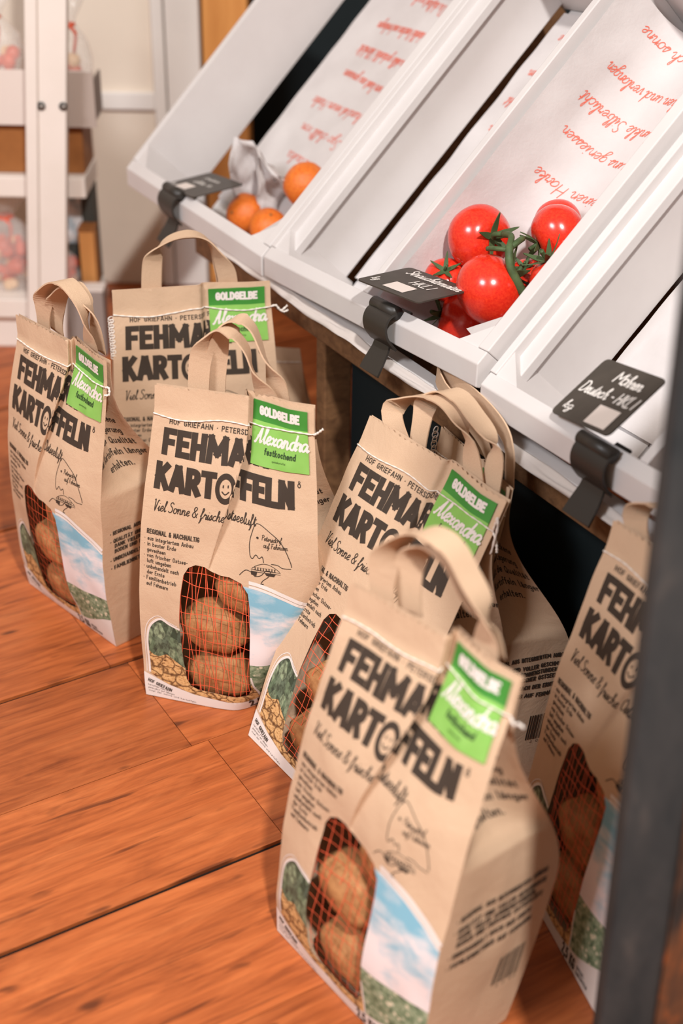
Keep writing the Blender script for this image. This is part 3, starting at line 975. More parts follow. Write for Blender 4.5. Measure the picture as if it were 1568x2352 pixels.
paper_liner(CA, [(0.055, 0.004), (0.10, 0.003), (0.2, 0.003), (0.3, 0.003), (CA.W - 0.022, 0.010), (CA.W - 0.021, 0.06)], 0.034, 0.462, 'white lining paper with red handwriting beside the oranges', seed=9, h=0.018, lo=0.045, hi=0.17)
paper_liner(CC, [(0.012, 0.0035), (0.05, 0.003), (0.12, 0.003), (0.218, 0.003)], 0.036, 0.462, 'white lining paper in the crate with the carrot price tag', seed=7, h=0.015, lo=0.012, hi=0.19)

def crumple(name, C, quads, label, seed):
    """small folded scrap of lining paper: a fan of creased facets"""
    mb = MB()
    for q in quads:
        mb.prism('paper', [C.p(*p) for p in q], C.e3 * 0.0008)
    o = mb.build(name)
    return tag(o, label, 'paper')
def petal(name, C, a, b, h, wa, hh, label, seed, yaw=0.0):
    """standing crumpled leaf of white tissue"""
    mb = MB()
    n, k = 12, 10
    vs, fs = [], []
    for j in range(k + 1):
        t = j / k
        for i in range(n + 1):
            u = i / n - 0.5
            wd = wa * (0.55 + 0.75 * math.sin(math.pi * min(1, t * 0.8 + 0.12)))
            bend = 0.012 * math.sin(u * 5 + seed) + 0.010 * noise.noise(Vector((u * 4, t * 4, seed)))
            du = u * wd
            x = a + du * math.cos(yaw) - bend * math.sin(yaw) * 1.6
            y = b + du * math.sin(yaw) + bend * math.cos(yaw) * 1.6 + 0.35 * hh * t * t * 0.5
            z = h + hh * t * (1 - 0.35 * (2 * u) ** 2) + 0.006 * noise.noise(Vector((u * 6, t * 5, seed + 4)))
            vs.append(C.p(x, y, z))
    for j in range(k):
        for i in range(n):
            q = j * (n + 1) + i
            fs.append((q, q + 1, q + n + 2, q + n + 1))
    mb.add(vs, fs, 'paper', smooth=True)
    o = mb.build(name)
    sd = o.modifiers.new('thickness', 'SOLIDIFY')
    sd.thickness = 0.0006
    return tag(o, label, 'paper', 'crumpled paper among the fruit')

# fruit
def copy_tree(src, loc, label, rot=None, scale=None):
    c = src.copy(); COL.objects.link(c)
    c.location = loc
    if rot is not None:
        c.rotation_euler = rot
    if scale is not None:
        c.scale = (scale,) * 3
    if label:
        c['label'] = label
    for ch in list(src.children):
        d = ch.copy(); COL.objects.link(d); d.parent = c
        for g in list(ch.children):
            e = g.copy(); COL.objects.link(e); e.parent = d
    return c

def make_tomato():
    root = empty('tomato', (0, 0, 0), 'x', 'tomato', 'vine tomatoes in the crate')
    mb = MB()
    rows, seg = 28, 40
    vs, fs = [], []
    for j in range(rows + 1):
        th = math.pi * j / rows
        for i in range(seg):
            ph = 2 * math.pi * i / seg
            st, ct = math.sin(th), math.cos(th)
            lob = 1 + 0.018 * math.cos(5 * ph) * st * (0.4 + 0.6 * abs(ct))
            dim = 0.15 * math.exp(-(th / 0.34) ** 2) + 0.04 * math.exp(-((math.pi - th) / 0.3) ** 2)
            r = 1.0 * lob
            vs.append((r * st * math.cos(ph), r * st * math.sin(ph), 0.9 * ct - dim * math.copysign(1, ct)))
    for j in range(rows):
        for i in range(seg):
            q = (j * seg + i, (j + 1) * seg + i, (j + 1) * seg + (i + 1) % seg, j * seg + (i + 1) % seg)
            if j == 0:
                q = q[:3]
            elif j == rows - 1:
                q = (q[0], q[1], q[3])
            fs.append(q)
    mb.add(vs, fs, 'tomato', smooth=True)
    mb.build('flesh', root)
    c = MB()
    for k in range(5):      # calyx of five curling pointed sepals
        a = 2 * math.pi * k / 5 + 0.2
        pts = spline([(0.02, 0, 0.77), (0.2, 0, 0.83), (0.46, 0, 0.98), (0.72, 0, 1.16)], 4)
        wdt = [0.10, 0.20, 0.24, 0.22, 0.2, 0.2, 0.19, 0.17, 0.14, 0.11, 0.08, 0.05, 0.012]
        ca, sa = math.cos(a), math.sin(a)
        lift = 0.16 * math.sin(k * 2.3)
        P = [(x * ca - 0.08 * sa * x, x * sa + 0.08 * ca * x, z + lift * x * x) for x, y, z in pts]
        c.strap('vine', P, [(-sa, ca, 0)] * len(P), wdt, 0.03)
    c.tube('vine', spline([(0, 0, 0.74), (0.02, 0, 0.95), (0.1, 0.03, 1.12)], 5), 0.07, 8)
    c.build('calyx', root)
    return root

tom = make_tomato()
def axis_rot(v):
    return Vector(v).normalized().to_track_quat('Z', 'Y').to_euler()
TOM = [ # a, b, h, r, stem axis (a,b,h), label
 (0.2680, 0.1225, 0.080, 0.0370, (0.75, 0.12, 0.15), 'big red tomato against the divider, its green calyx turned to the bunch'),
 (0.3450, 0.0710, 0.083, 0.0395, (0.1, 0.75, -0.25), 'biggest red tomato in front of the bunch, just above the slate price card'),
 (0.3020, 0.1860, 0.032, 0.0270, (0.6, -0.3, 0.5), 'small red tomato peeping out behind the two upper tomatoes'),
 (0.3480, 0.1650, 0.060, 0.0325, (-0.15, -0.8, 0.35), 'red tomato at the back of the bunch with an upright pointed calyx'),
 (0.4000, 0.1190, 0.058, 0.0365, (-0.3, 0.2, 0.75), 'red tomato half hidden behind the side wall of the crate'),
 (0.2600, 0.0640, 0.074, 0.0255, (0.35, 0.2, 0.6), 'small red tomato beside the divider, peeping out behind the slate price card'),
 (0.2850, 0.0400, 0.038, 0.0345, (-0.4, -0.3, 0.6), 'red tomato low down at the front board under the biggest tomato'),
 (0.3300, 0.1120, 0.040, 0.0225, (0.2, 0.3, 0.9), 'red tomato deep in the middle of the bunch, in the shade of the others'),
 (0.3930, 0.0420, 0.034, 0.0330, (-0.3, 0.5, 0.5), 'red tomato at the front board beside the folded white paper'),
]
for i, (a, b, h, r, ax, lab) in enumerate(TOM):
    loc = CB.p(a, b, h)
    w = CB.e1 * ax[0] + CB.e2 * ax[1] + CB.e3 * ax[2]
    if i == 0:
        tom.location = loc; tom.rotation_euler = axis_rot(w); tom.scale = (r,) * 3; tom['label'] = lab
    else:
        copy_tree(tom, loc, lab, axis_rot(w), r)
vine = MB()
P = lambda a, b, h: CB.p(a, b, h)
vine.tube('vine', spline([P(0.385, 0.080, 0.060), P(0.372, 0.096, 0.098), P(0.362, 0.112, 0.110), P(0.345, 0.128, 0.106), P(0.322, 0.130, 0.098)], 6), [0.0050] * 6 + [0.0046] * 8 + [0.0036] * 11, 10)
vine.tube('vine', spline([P(0.360, 0.113, 0.109), P(0.358, 0.124, 0.105), P(0.350, 0.134, 0.096)], 5), 0.0034, 8)
vine.tube('vine', spline([P(0.362, 0.112, 0.110), P(0.350, 0.106, 0.116), P(0.334, 0.104, 0.112)], 5), 0.0028, 8)
vine.tube('vine', spline([P(0.322, 0.130, 0.098), P(0.310, 0.126, 0.098), P(0.305, 0.124, 0.092)], 5), 0.0030, 8)
tag(vine.build('tomato_vine'), 'green vine stem joining the bunch of tomatoes', 'stem')

def make_orange():
    root = empty('orange', (0, 0, 0), 'x', 'orange', 'oranges in the far crate')
    mb = MB(); lump(mb, 'orange', Vector((0, 0, 0)), 1.0, 3, 20, 28, 0.05, (1, 1, 0.93)); mb.build('peel', root)
    c = MB(); lump(c, 'tray_wood', Vector((0, 0, 0.925)), 0.09, 4, 6, 10, 0.2, (1, 1, 0.35)); c.build('stem_end', root)
    return root
orr = make_orange()
ORG = [(0.185, 0.031, 0.031, 0.0290, (0.2, -0.4, 0.8), 'orange at the front board beside the slate clip, dark stem end showing'),
       (0.262, 0.108, 0.034, 0.0310, (-0.8, 0.1, 0.4), 'orange behind the crumpled paper, half hidden by the crate wall'),
       (0.248, 0.032, 0.029, 0.0275, (0.4, 0.5, 0.6), 'orange low down beside the white paper scrap')]
for i, (a, b, h, r, ax, lab) in enumerate(ORG):
    loc = CA.p(a, b, h)
    w = CA.e1 * ax[0] + CA.e2 * ax[1] + CA.e3 * ax[2]
    if i == 0:
        orr.location = loc; orr.rotation_euler = axis_rot(w); orr.scale = (r,) * 3; orr['label'] = lab
    else:
        copy_tree(orr, loc, lab, axis_rot(w), r)
petal('crumpled_paper', CA, 0.172, 0.075, 0.008, 0.066, 0.098, 'white crumpled paper standing behind the orange, nearest the slate card', 1.0, 0.5)
petal('crumpled_paper', CA, 0.222, 0.078, 0.008, 0.056, 0.078, 'white crumpled paper between the two oranges', 2.2, 0.9)
def wedge(C, pts, drop, label):
    """folded corner of lining paper: a creased flap with its underside turned back"""
    mb = MB()
    p = [C.p(*q) for q in pts]
    mb.prism('paper', p, C.e3 * 0.0008)
    tip = (p[0] + p[2]) / 2 - C.e3 * drop
    mb.prism('paper', [p[0], p[2], tip], C.e2 * 0.0008)
    q = p[1] * 0.55 + p[2] * 0.45 + C.e3 * 0.0012
    mb.prism('paper', [p[2] + C.e3 * 0.001, q, p[0] * 0.4 + p[2] * 0.6 + C.e3 * 0.001], C.e3 * 0.0008)
    return tag(mb.build('folded_paper'), label, 'paper', 'folded corners of lining paper')
wedge(CB, [(0.392, 0.015, 0.112), (0.4365, 0.040, 0.121), (0.4365, 0.004, 0.121)], 0.030, 'folded white paper corner beside the tomatoes at the front of the crate')
wedge(CA, [(0.366, 0.012, 0.112), (0.4005, 0.040, 0.121), (0.4005, 0.003, 0.121)], 0.026, 'folded white paper corner beside the oranges at the front of the crate')

# ------------------------------------------------------------------ price tags on clips
def price_tag(base, ce, pb, ex, ey, w, d, label, rows, sticker, scribble=False):
    """slate card on a black plastic clip; base = middle of the clip on the rim"""
    ex, ey, base, pb = Vector(ex).normalized(), Vector(ey).normalized(), Vector(base), Vector(pb)
    ey = (ey - ex * ex.dot(ey)).normalized()
    ez = ex.cross(ey).normalized()
    root = empty('price_tag', base, label, 'price tag', 'slate price tags clipped to the crates')
    def pl(x, y, o=0.0):
        return pb + ex * x + ey * y + ez * o
    m = MB()
    r = 0.006
    poly = []
    for cx, cy, a0 in ((w / 2 - r, d - r, 0), (-w / 2 + r, d - r, 90), (-w / 2 + r, r, 180), (w / 2 - r, r, 270)):
        for k in range(5):
            a = math.radians(a0 + k * 22.5)
            poly.append((cx + r * math.cos(a), cy + r * math.sin(a)))
    m.prism('plate', [pl(x, y) for x, y in poly], -ez * 0.0016)
    F = lambda x, y: pl(x, y, 0.0004)
    for tx, h, x, y, wd in rows:
        if scribble:
            st = []
            random.seed(len(tx) + int(y * 1000))
            px = 0.0
            for ch in tx:
                if ch != ' ':
                    st.append(spline([(px + random.uniform(0, .3) * h, random.uniform(-.1, .2) * h), (px + random.uniform(.2, .5) * h, random.uniform(.5, 1) * h), (px + random.uniform(.2, .6) * h, random.uniform(0, .4) * h), (px + .6 * h, random.uniform(.3, .6) * h)], 4))
                px += .62 * h
            put_strokes(m, st, 0.0013, 'chalk', F, x, y, square=False)
        else:
            put_text(m, tx, h, x, y, 'chalk', F, 0.13, wd, 's', 0.15, square=False)
    sx, sy, sw, sh = sticker
    m.prism('card_white', [pl(sx, sy, 0.0003), pl(sx + sw, sy, 0.0003), pl(sx + sw, sy + sh, 0.0003), pl(sx, sy + sh, 0.0003)], ez * 0.0003)
    m.build('slate_card', root)
    ex = ce
    # clip: roll that grips the card, jaw over the rim, hanging tongue
    c = MB()
    cw = 0.046
    c.tube('clip', [base + ex * (-cw / 2) + ez * 0.0065 + ey * 0.000, base + ex * (cw / 2) + ez * 0.0065], 0.0075, 14)
    c.build('clip_roll', root)
    g = Vector((0, 0, 1))
    out = -(ey - g * ey.dot(g)).normalized()
    j = MB()
    prof = [(0.000, 0.006), (0.010, 0.002), (0.0145, -0.008), (0.0125, -0.020), (0.006, -0.030), (0.001, -0.036)]
    pts = spline(prof, 5)
    j.strap('clip', [base + out * x + g * z for x, z in pts], [ex] * len(pts), cw, 0.0028)
    j.build('jaw', root)
    tg = MB()
    prof = [(0.003, -0.034), (0.006, -0.042), (0.013, -0.053), (0.021, -0.066)]
    pts = spline(prof, 5)
    n = len(pts)
    tg.strap('clip', [base + out * x + g * z for x, z in pts], [ex] * n, [0.030 + 0.008 * sstep(i / n) for i in range(n)], 0.0026)
    tg.build('tongue', root)
    inner = MB()
    prof = [(0.000, 0.004), (-0.014, 0.000), (-0.022, -0.006), (-0.030, -0.004)]
    pts = spline(prof, 4)
    inner.strap('clip', [base + out * x + g * z for x, z in pts], [ex] * len(pts), 0.020, 0.0026)
    inner.build('back_jaw', root)
    return root
def rim(C, a, o=0.0):
    return C.p(a, -0.012, C.h + o)
price_tag(rim(CB, 0.284, 0.003), CB.e1, (0.0440, 1.4370, 0.4480), (0.5718, -0.8144, 0.0961), (0.7295, 0.6827, -0.0328), 0.112, 0.074, 'slate price tag for vine tomatoes clipped to the middle crate',
          [('Strauchtomaten', 0.0145, -0.040, 0.055, 0.092), ('HKL I', 0.0135, -0.008, 0.034, 0.034), ('kg', 0.010, -0.050, 0.014, 0.012)], (-0.018, 0.008, 0.036, 0.020))
price_tag(rim(CA, 0.165, 0.003), CA.e1, (-0.2371, 1.9278, 0.3923), (0.4932, -0.8601, 0.1291), (0.8039, 0.5895, 0.0734), 0.112, 0.078, 'slate price tag clipped to the crate with oranges',
          [('xxxxxxx', 0.011, -0.030, 0.054, 0.06), ('xxxxx xx', 0.011, -0.026, 0.036, 0.06), ('xx', 0.008, -0.050, 0.012, 0.01)], (-0.030, 0.010, 0.034, 0.018), scribble=True)
price_tag(rim(CC, 0.185, 0.003), CC.e1, (0.2164, 1.1693, 0.4287), (0.4237, -0.8859, 0.1876), (0.6531, 0.568, 0.4997), 0.094, 0.076, 'slate price tag for carrots clipped to the crate nearest the timber post',
          [('Möhren', 0.014, -0.012, 0.054, 0.042), ('Deutsch - HKL I', 0.0135, -0.042, 0.033, 0.083), ('kg', 0.010, -0.040, 0.010, 0.014)], (0.004, 0.004, 0.032, 0.023))
# ------------------------------------------------------------------ paper potato bags
BW, BH, T0 = 0.20, 0.385, 0.098
WIN = [(x + 0.005, z) for x, z in [(0.060, 0.024), (0.105, 0.023), (0.118, 0.027), (0.1215, 0.036), (0.1222, 0.150), (0.1205, 0.168), (0.113, 0.179), (0.100, 0.184), (0.090, 0.184), (0.080, 0.186), (0.070, 0.191), (0.060, 0.191), (0.052, 0.186), (0.047, 0.176), (0.0445, 0.150), (0.043, 0.115), (0.0445, 0.060), (0.047, 0.036), (0.052, 0.027)]]

class Bag:
    def __init__(self, BL, BR, TL, TR, u0=0.51, loss=0.07, depth=0.014, bulge=0.026, seed=0, wide=0.012, t0=T0, dent=0.0, foldw=0.022, low=0.40, pushed=0.0):
        self.BL, self.BR, self.TL, self.TR = map(Vector, (BL, BR, TL, TR))
        self.d = (self.BR - self.BL).normalized()
        self.nb = Vector((-self.d.y, self.d.x, 0))
        self.u0, self.loss, self.depth, self.bulge, self.seed, self.wide, self.t0, self.dent, self.foldw, self.low, self.pushed = u0, loss, depth, bulge, seed, wide, t0, dent, foldw, low, pushed
        self.up = ((self.TL - self.BL) + (self.TR - self.BR)).normalized()
        self.base = (self.BL + self.BR) / 2 + self.nb * t0 / 2
    def prof(self, t):
        return math.sin(math.pi * min(1, max(0, t) / 0.93)) ** 0.9 if 0 < t < 0.93 else 0.0
    def crease(self, a, t):
        k = sstep((t - self.low) / 0.42)
        u0 = self.u0 + 0.42 * (min(t, 0.86) - 0.74)
        x = (a - u0) / self.foldw
        S = sstep(x + 0.5)
        if x < -0.5:
            g = 0.0
        elif x < 0.5:
            g = S
        else:
            g = max(0.0, 1 - (a - u0) / 0.30)
        sag = 0.0
        return k, S, g, sag
    def front(self, x, z, off=0.0, raw=False):
        a, t = x / BW, z / BH
        k, S, g, sag = self.crease(a, t)
        ls = self.loss * k
        ae = (a - ls * S) / (1 - ls)
        p = self.BL.lerp(self.BR, ae).lerp(self.TL.lerp(self.TR, ae), t)
        q = self.prof(t)
        tc = max(0.0, min(1.0, t))
        p = p - self.nb * (self.bulge * q * (0.55 + 0.45 * math.sin(math.pi * max(0.0, min(1.0, a)))))
        p = p + self.d * ((a - 0.5) * 2 * self.wide * q)
        p = p + self.nb * (self.depth * k * g)
        # slack dent above the window
        p = p + self.nb * (self.dent * math.exp(-((t - 0.40) / 0.13) ** 2) * math.exp(-((a - 0.42) / 0.22) ** 2))
        w = noise.noise(Vector((a * 3.1, t * 4.5, self.seed * 7.3))) * 0.0035 + noise.noise(Vector((a * 9, t * 12, self.seed * 3.7 + 5))) * 0.0011
        p = p - self.nb * (w * min(1, tc * 8) * 1.0)
        p = p + self.nb * self.shove(x, z)
        if p.z < 0.0008 and not raw:
            p.z = 0.0008
        if off:
            e = 0.0006
            p1 = self.front(x + e, z, 0, True) - self.front(x - e, z, 0, True)
            p2 = self.front(x, z + e, 0, True) - self.front(x, z - e, 0, True)
            n = p1.cross(p2)
            if n.length > 1e-12:
                p = p + n.normalized() * off
        return p
    def shove(self, x, z):
        """corner pushed in by the neighbouring bag"""
        o = x - 0.112 - 0.45 * max(0.0, z)
        return 1.35 * (math.sqrt(o * o + 0.00012) + o) * 0.5 * self.pushed if self.pushed else 0.0
    def tau(self, t):
        return 1 - sstep((t - 0.38) / 0.53)
    def back(self, x, z, off=0.0):
        a, t = x / BW, z / BH
        k, S, g, sag = self.crease(a, t)
        ls = self.loss * k
        ae = (a - ls * S) / (1 - ls)
        p = self.BL.lerp(self.BR, ae).lerp(self.TL.lerp(self.TR, ae), t)
        ta = self.tau(t)
        p = p + self.nb * (self.t0 * ta + 0.004 + self.depth * k * g * (1 - ta) + 0.010 * self.prof(t))
        p = p + self.d * ((a - 0.5) * 2 * self.wide * self.prof(t)) + self.nb * (self.shove(x, z) * 0.35)
        if p.z < 0.0008:
            p.z = 0.0008
        return p
    def gusset(self, side, gx, z, off=0.0):
        """gx from 0 (front edge) to t0 (back edge)"""
        x = BW if side > 0 else 0.0
        F, B = self.front(x, z), self.back(x, z)
        h = (B - F).length / 2
        L = self.t0 * 0.5 + 0.0
        g = math.sqrt(max(0.0, L * L - h * h)) * 0.92
        t = z / BH
        u = gx / self.t0
        v = 1 - abs(2 * u - 1)
        v = v - 0.12 * sstep((v - 0.6) / 0.4) * v
        xx = x - side * g * v
        p = self.front(xx, z).lerp(self.back(xx, z), u)
        e = math.sin(math.pi * u) * 0.6 + 0.0
        w = noise.noise(Vector((gx * 42, t * 7, self.seed * 5.1 + side * 3))) * 0.006
        p = p + self.d * (side * w * e * self.prof(t) * self.tau(t) + side * off)
        if p.z < 0.0008:
            p.z = 0.0008
        return p

def thickness_card(mb, outer, mat, f, o1, o0, step=0.005):
    put_region(mb, outer, mat, lambda x, y: f(x, y, o1), step=step)
    lp = densify(list(outer), step)
    n = len(lp)
    vs = [f(x, y, o0) for x, y in lp] + [f(x, y, o1) for x, y in lp]
    mb.add(vs, [(i, (i + 1) % n, n + (i + 1) % n, n + i) for i in range(n)], mat, uvs=lp + lp)

def arc_band(pts, w):
    return [pts]

def build_bag(B, label, handles, printed=True, tail=(), gprint=True, netw=None, tag_card=True, window=True, seed=0, tagrot=0.0, hw=0.023):
    root = empty('potato_bag', B.base, label, 'paper bag', 'paper potato bags on the floor')
    R = random.Random(seed)
    # ---- body
    mb = MB()
    f0 = lambda x, z: B.front(x, z)
    def xs(z):
        fold = [BW * (B.u0 + 0.42 * (min(z / BH, 0.86) - 0.74) + B.foldw * q) for q in (-0.8, -0.5, -0.3, -0.1, 0.1, 0.3, 0.5, 0.8)]
        lo, hi = fold[0] - 0.002, fold[-1] + 0.002
        return [0.005 * (i + 0.5) for i in range(40) if not lo < 0.005 * (i + 0.5) < hi] + fold
    # top edge: pinked, slightly uneven
    n = 50
    topf = [(BW * (1 - i / n), BH + 0.0009 * (1 if i % 2 else -1) + 0.0015 * noise.noise(Vector((i * 0.21, seed, 3)))) for i in range(n + 1)]
    topf[0] = (BW, BH); topf[-1] = (0, BH)
    outer = [(0, 0), (BW, 0)] + topf
    put_region(mb, outer, 'kraft', f0, [WIN] if window else [], 0.0042, xs)
    vs, fs = region([(0, 0), (BW, 0), (BW, BH), (0, BH)], (), 0.006, xs)
    mb.add([B.back(x, z) for x, z in vs], [tuple(reversed(f)) for f in fs], 'kraft', uvs=[(x + 0.5, z) for x, z in vs], smooth=True)
    for side in (-1, 1):
        vs, fs = region([(0, 0), (B.t0, 0), (B.t0, BH), (0, BH)], (), 0.0062, [B.t0 * q for q in (0.06, 0.13, 0.2, 0.27, 0.34, 0.41, 0.46, 0.5, 0.54, 0.59, 0.66, 0.73, 0.8, 0.87, 0.94)])
        mb.add([B.gusset(side, x, z) for x, z in vs], fs if side > 0 else [tuple(reversed(f)) for f in fs], 'kraft', uvs=[(x + 0.25 + side * 0.1, z) for x, z in vs], smooth=True)
    mb.add([B.front(0, 0), B.front(BW, 0), B.back(BW, 0), B.back(0, 0)], [(3, 2, 1, 0)], 'kraft')
    # ---- print
    if printed:
        band = [(0, 0.001), (BW, 0.001), (BW, 0.045), (0.185, 0.040), (0.168, 0.031), (0.148, 0.0215), (0.125, 0.0155), (0.10, 0.013), (0.06, 0.0155), (0.03, 0.0225), (0, 0.034)]
        O1 = lambda x, z: B.front(x, z, 0.00025)
        O2 = lambda x, z: B.front(x, z, 0.0005)
        OT = lambda x, z: B.front(x, z, 0.0004)
        put_region(mb, band, 'white_print', O1)
        # left picture: plants above dug potatoes, white double arch
        arch = [(0.0075, 0.068), (0.0080, 0.083), (0.0105, 0.097), (0.016, 0.107), (0.0255, 0.114), (0.036, 0.110), (0.0482, 0.106)]
        put_region(mb, [(0.0085, 0.066), (0.0140, 0.061), (0.020, 0.060), (0.030, 0.066), (0.040, 0.058), (0.056, 0.047), (0.056, 0.102)] + arch[::-1], 'leaves', O1, [WIN])
        put_region(mb, [(0.0085, 0.066), (0.0080, 0.0335), (0.03, 0.0228), (0.06, 0.0158), (0.10, 0.0133), (0.125, 0.0158), (0.1315, 0.018), (0.131, 0.030), (0.129, 0.040), (0.1265, 0.052), (0.056, 0.047), (0.040, 0.058), (0.030, 0.066), (0.020, 0.060), (0.014, 0.061)], 'spuds', O1, [WIN])
        for o, w, mt in ((0.0, 0.0026, 'white_print'), (0.0034, 0.0009, 'white_print')):
            st = [[(0.0075 - o, 0.035)] + [(x - o * 0.8, z + o) for x, z in arch]]
            put_strokes(mb, [spline(st[0], 4)], w, mt, O2, square=False)
        # right picture: sky over a flowering field
        skt = [(0.1265, 0.176), (0.136, 0.1755), (0.150, 0.172), (0.166, 0.165), (0.182, 0.156), (0.1995, 0.1445)]
        sk = spline(skt, 4)
        put_region(mb, [(0.1200, 0.074), (0.160, 0.075), (0.1995, 0.077)] + sk[::-1] + [(0.1200, 0.176)], 'sky', O1, [WIN])
        put_region(mb, [(0.1325, 0.018), (0.148, 0.0217), (0.168, 0.0312), (0.185, 0.0402), (0.1995, 0.0448), (0.1995, 0.077), (0.160, 0.075), (0.1200, 0.074), (0.1200, 0.053), (0.129, 0.040), (0.131, 0.030)], 'field', O1, [WIN])
        put_strokes(mb, [spline([(x, z + 0.001) for x, z in skt], 4)], 0.0030, 'white_print', O2, square=False)
        put_strokes(mb, [spline([(x, z + 0.0058) for x, z in skt], 4)], 0.0042, 'white_print', O2, square=False)
        put_strokes(mb, [spline([(0.1274, 0.056), (0.1295, 0.041), (0.1318, 0.030), (0.1325, 0.017)], 5)], 0.0018, 'white_print', O2, square=False)
        # lettering
        I = 'ink'
        put_text(mb, 'HOF GRIEFAHN · PETERSDORF AUF FEHMARN', 0.0058, 0.020, 0.3445, I, OT, 0.17, 0.160)
        put_text(mb, 'FEHMARN', 0.0300, 0.0155, 0.3100, I, OT, 0.235, 0.1340, track=0.10, step=0.002)
        put_text(mb, 'KART', 0.0310, 0.0115, 0.2710, I, OT, 0.235, 0.0700, track=0.10, step=0.002)
        put_text(mb, 'FFELN', 0.0310, 0.1030, 0.2710, I, OT, 0.235, 0.0745, track=0.13, step=0.002)
        # the O with a smiling face
        cx, cz = 0.0908, 0.2850
        ring = [(cx + 0.0088 * math.cos(q), cz + 0.0142 * math.sin(q)) for q in [2 * math.pi * i / 28 for i in range(28)]]
        ro = [(cx + (x - cx) * 1.28, cz + (z - cz) * 1.22) for x, z in ring]
        ri = [(cx + (x - cx) * 0.74, cz + (z - cz) * 0.76) for x, z in ring]
        put_region(mb, ro, I, OT, [ri], 0.003)
        put_strokes(mb, [[(cx - 0.0026, cz + 0.0035), (cx - 0.0026, cz + 0.0016)], [(cx + 0.0026, cz + 0.0040), (cx + 0.0026, cz + 0.0021)], spline([(cx - 0.0034, cz - 0.0035), (cx, cz - 0.0062), (cx + 0.0036, cz - 0.0030)], 5)], 0.0013, I, OT, step=0.002)
        put_text(mb, '®', 0.0085, 0.1790, 0.2945, I, OT, 0.11, 0.0058)
        put_text(mb, 'R', 0.0036, 0.1806, 0.2990, I, OT, 0.16)
        put_text(mb, 'Viel Sonne & frische Ostseeluft', 0.0120, 0.0120, 0.2470, I, OT, 0.085, 0.122, 's', 0.18, square=False)
        put_text(mb, 'REGIONAL & NACHHALTIG', 0.0060, 0.0075, 0.2180, I, OT, 0.17, 0.0600)
        for k, tx in enumerate(('· aus integriertem Anbau', '· in bester Erde', '  gewachsen', '· von frischer Ostsee-', '  luft umgeben', '· unbehandelt nach', '  der Ernte', '· Familienbetrieb', '  auf Fehmarn')):
            put_text(mb, tx, 0.0052, 0.0050, 0.2100 - k * 0.0070, I, OT, 0.13, len(tx) * 0.00235)
        # island sketch with bridge
        isl = [[(0.128, 0.214), (0.1275, 0.226), (0.130, 0.238), (0.136, 0.2505), (0.150, 0.2445), (0.160, 0.236), (0.1665, 0.225), (0.1715, 0.212), (0.1725, 0.2065)],
               [(0.128, 0.214), (0.1305, 0.2105), (0.1345, 0.2155), (0.138, 0.212), (0.1415, 0.2145), (0.143, 0.208)],
               [(0.151, 0.2075), (0.158, 0.207), (0.163, 0.2045), (0.172, 0.2045)],
               [(0.116, 0.189), (0.123, 0.196), (0.130, 0.1945), (0.1335, 0.191), (0.140, 0.193), (0.145, 0.1985), (0.150, 0.199), (0.1485, 0.193), (0.142, 0.187), (0.140, 0.1825), (0.1425, 0.1835), (0.1405, 0.179)]]
        put_strokes(mb, [spline(q, 5) for q in isl], 0.0008, I, OT, square=False, step=0.003)
        top = [(0.1300, 0.1995), (0.135, 0.2035), (0.1425, 0.2065), (0.149, 0.206), (0.156, 0.2025), (0.160, 0.1995)]
        put_strokes(mb, [spline(top, 5), [(0.1290, 0.1985), (0.1610, 0.1985)], [(0.1290, 0.1965), (0.1610, 0.1965)]] + [[(0.1330 + 0.003 * k, 0.1985), (0.1345 + 0.003 * k, 0.2020)] for k in range(8)] + [[(0.1345 + 0.003 * k, 0.1985), (0.1330 + 0.003 * k, 0.2020)] for k in range(8)], 0.0006, I, OT, square=False, step=0.003)
        put_region(mb, [(0.1290, 0.1965), (0.1360, 0.1965), (0.1350, 0.1915), (0.1292, 0.1925)], I, OT)
        put_region(mb, [(0.1440, 0.1965), (0.1560, 0.1965), (0.1540, 0.1930), (0.1460, 0.1935)], I, OT)
        dot = [(0.1365 + 0.0014 * math.cos(q), 0.2350 + 0.0014 * math.sin(q)) for q in [math.pi * i / 6 for i in range(12)]]
        put_region(mb, dot, I, OT, step=0.002)
        put_text(mb, 'Petersdorf', 0.0062, 0.1405, 0.2335, I, OT, 0.09, 0.0220, 's', 0.2, square=False)
        put_text(mb, 'auf Fehmarn', 0.0062, 0.1425, 0.2255, I, OT, 0.09, 0.0260, 's', 0.2, square=False)
        # foot of the bag
        put_text(mb, 'HOF GRIEFAHN', 0.0050, 0.0040, 0.0215, I, O2, 0.17, 0.030, rot=-0.32)
        for k in range(3):
            put_text(mb, ('kartoffeln vom hof', 'petersdorf auf fehmarn', 'insel der sonne und kartoffeln')[k], 0.0026, 0.0040, 0.0160 - 0.0042 * k, I, O2, 0.10, (0.026, 0.032, 0.058)[k], rot=-0.16 + 0.04 * k, square=False)
        put_text(mb, '2,5 KG', 0.0125, 0.1220, 0.0030, I, O2, 0.16, 0.0260, rot=0.04)
        put_text(mb, 'SPEISE-', 0.0040, 0.1510, 0.0105, I, O2, 0.16, 0.0150, rot=0.04)
        put_text(mb, 'KARTOFFELN', 0.0040, 0.1512, 0.0050, I, O2, 0.16, 0.0220, rot=0.04)
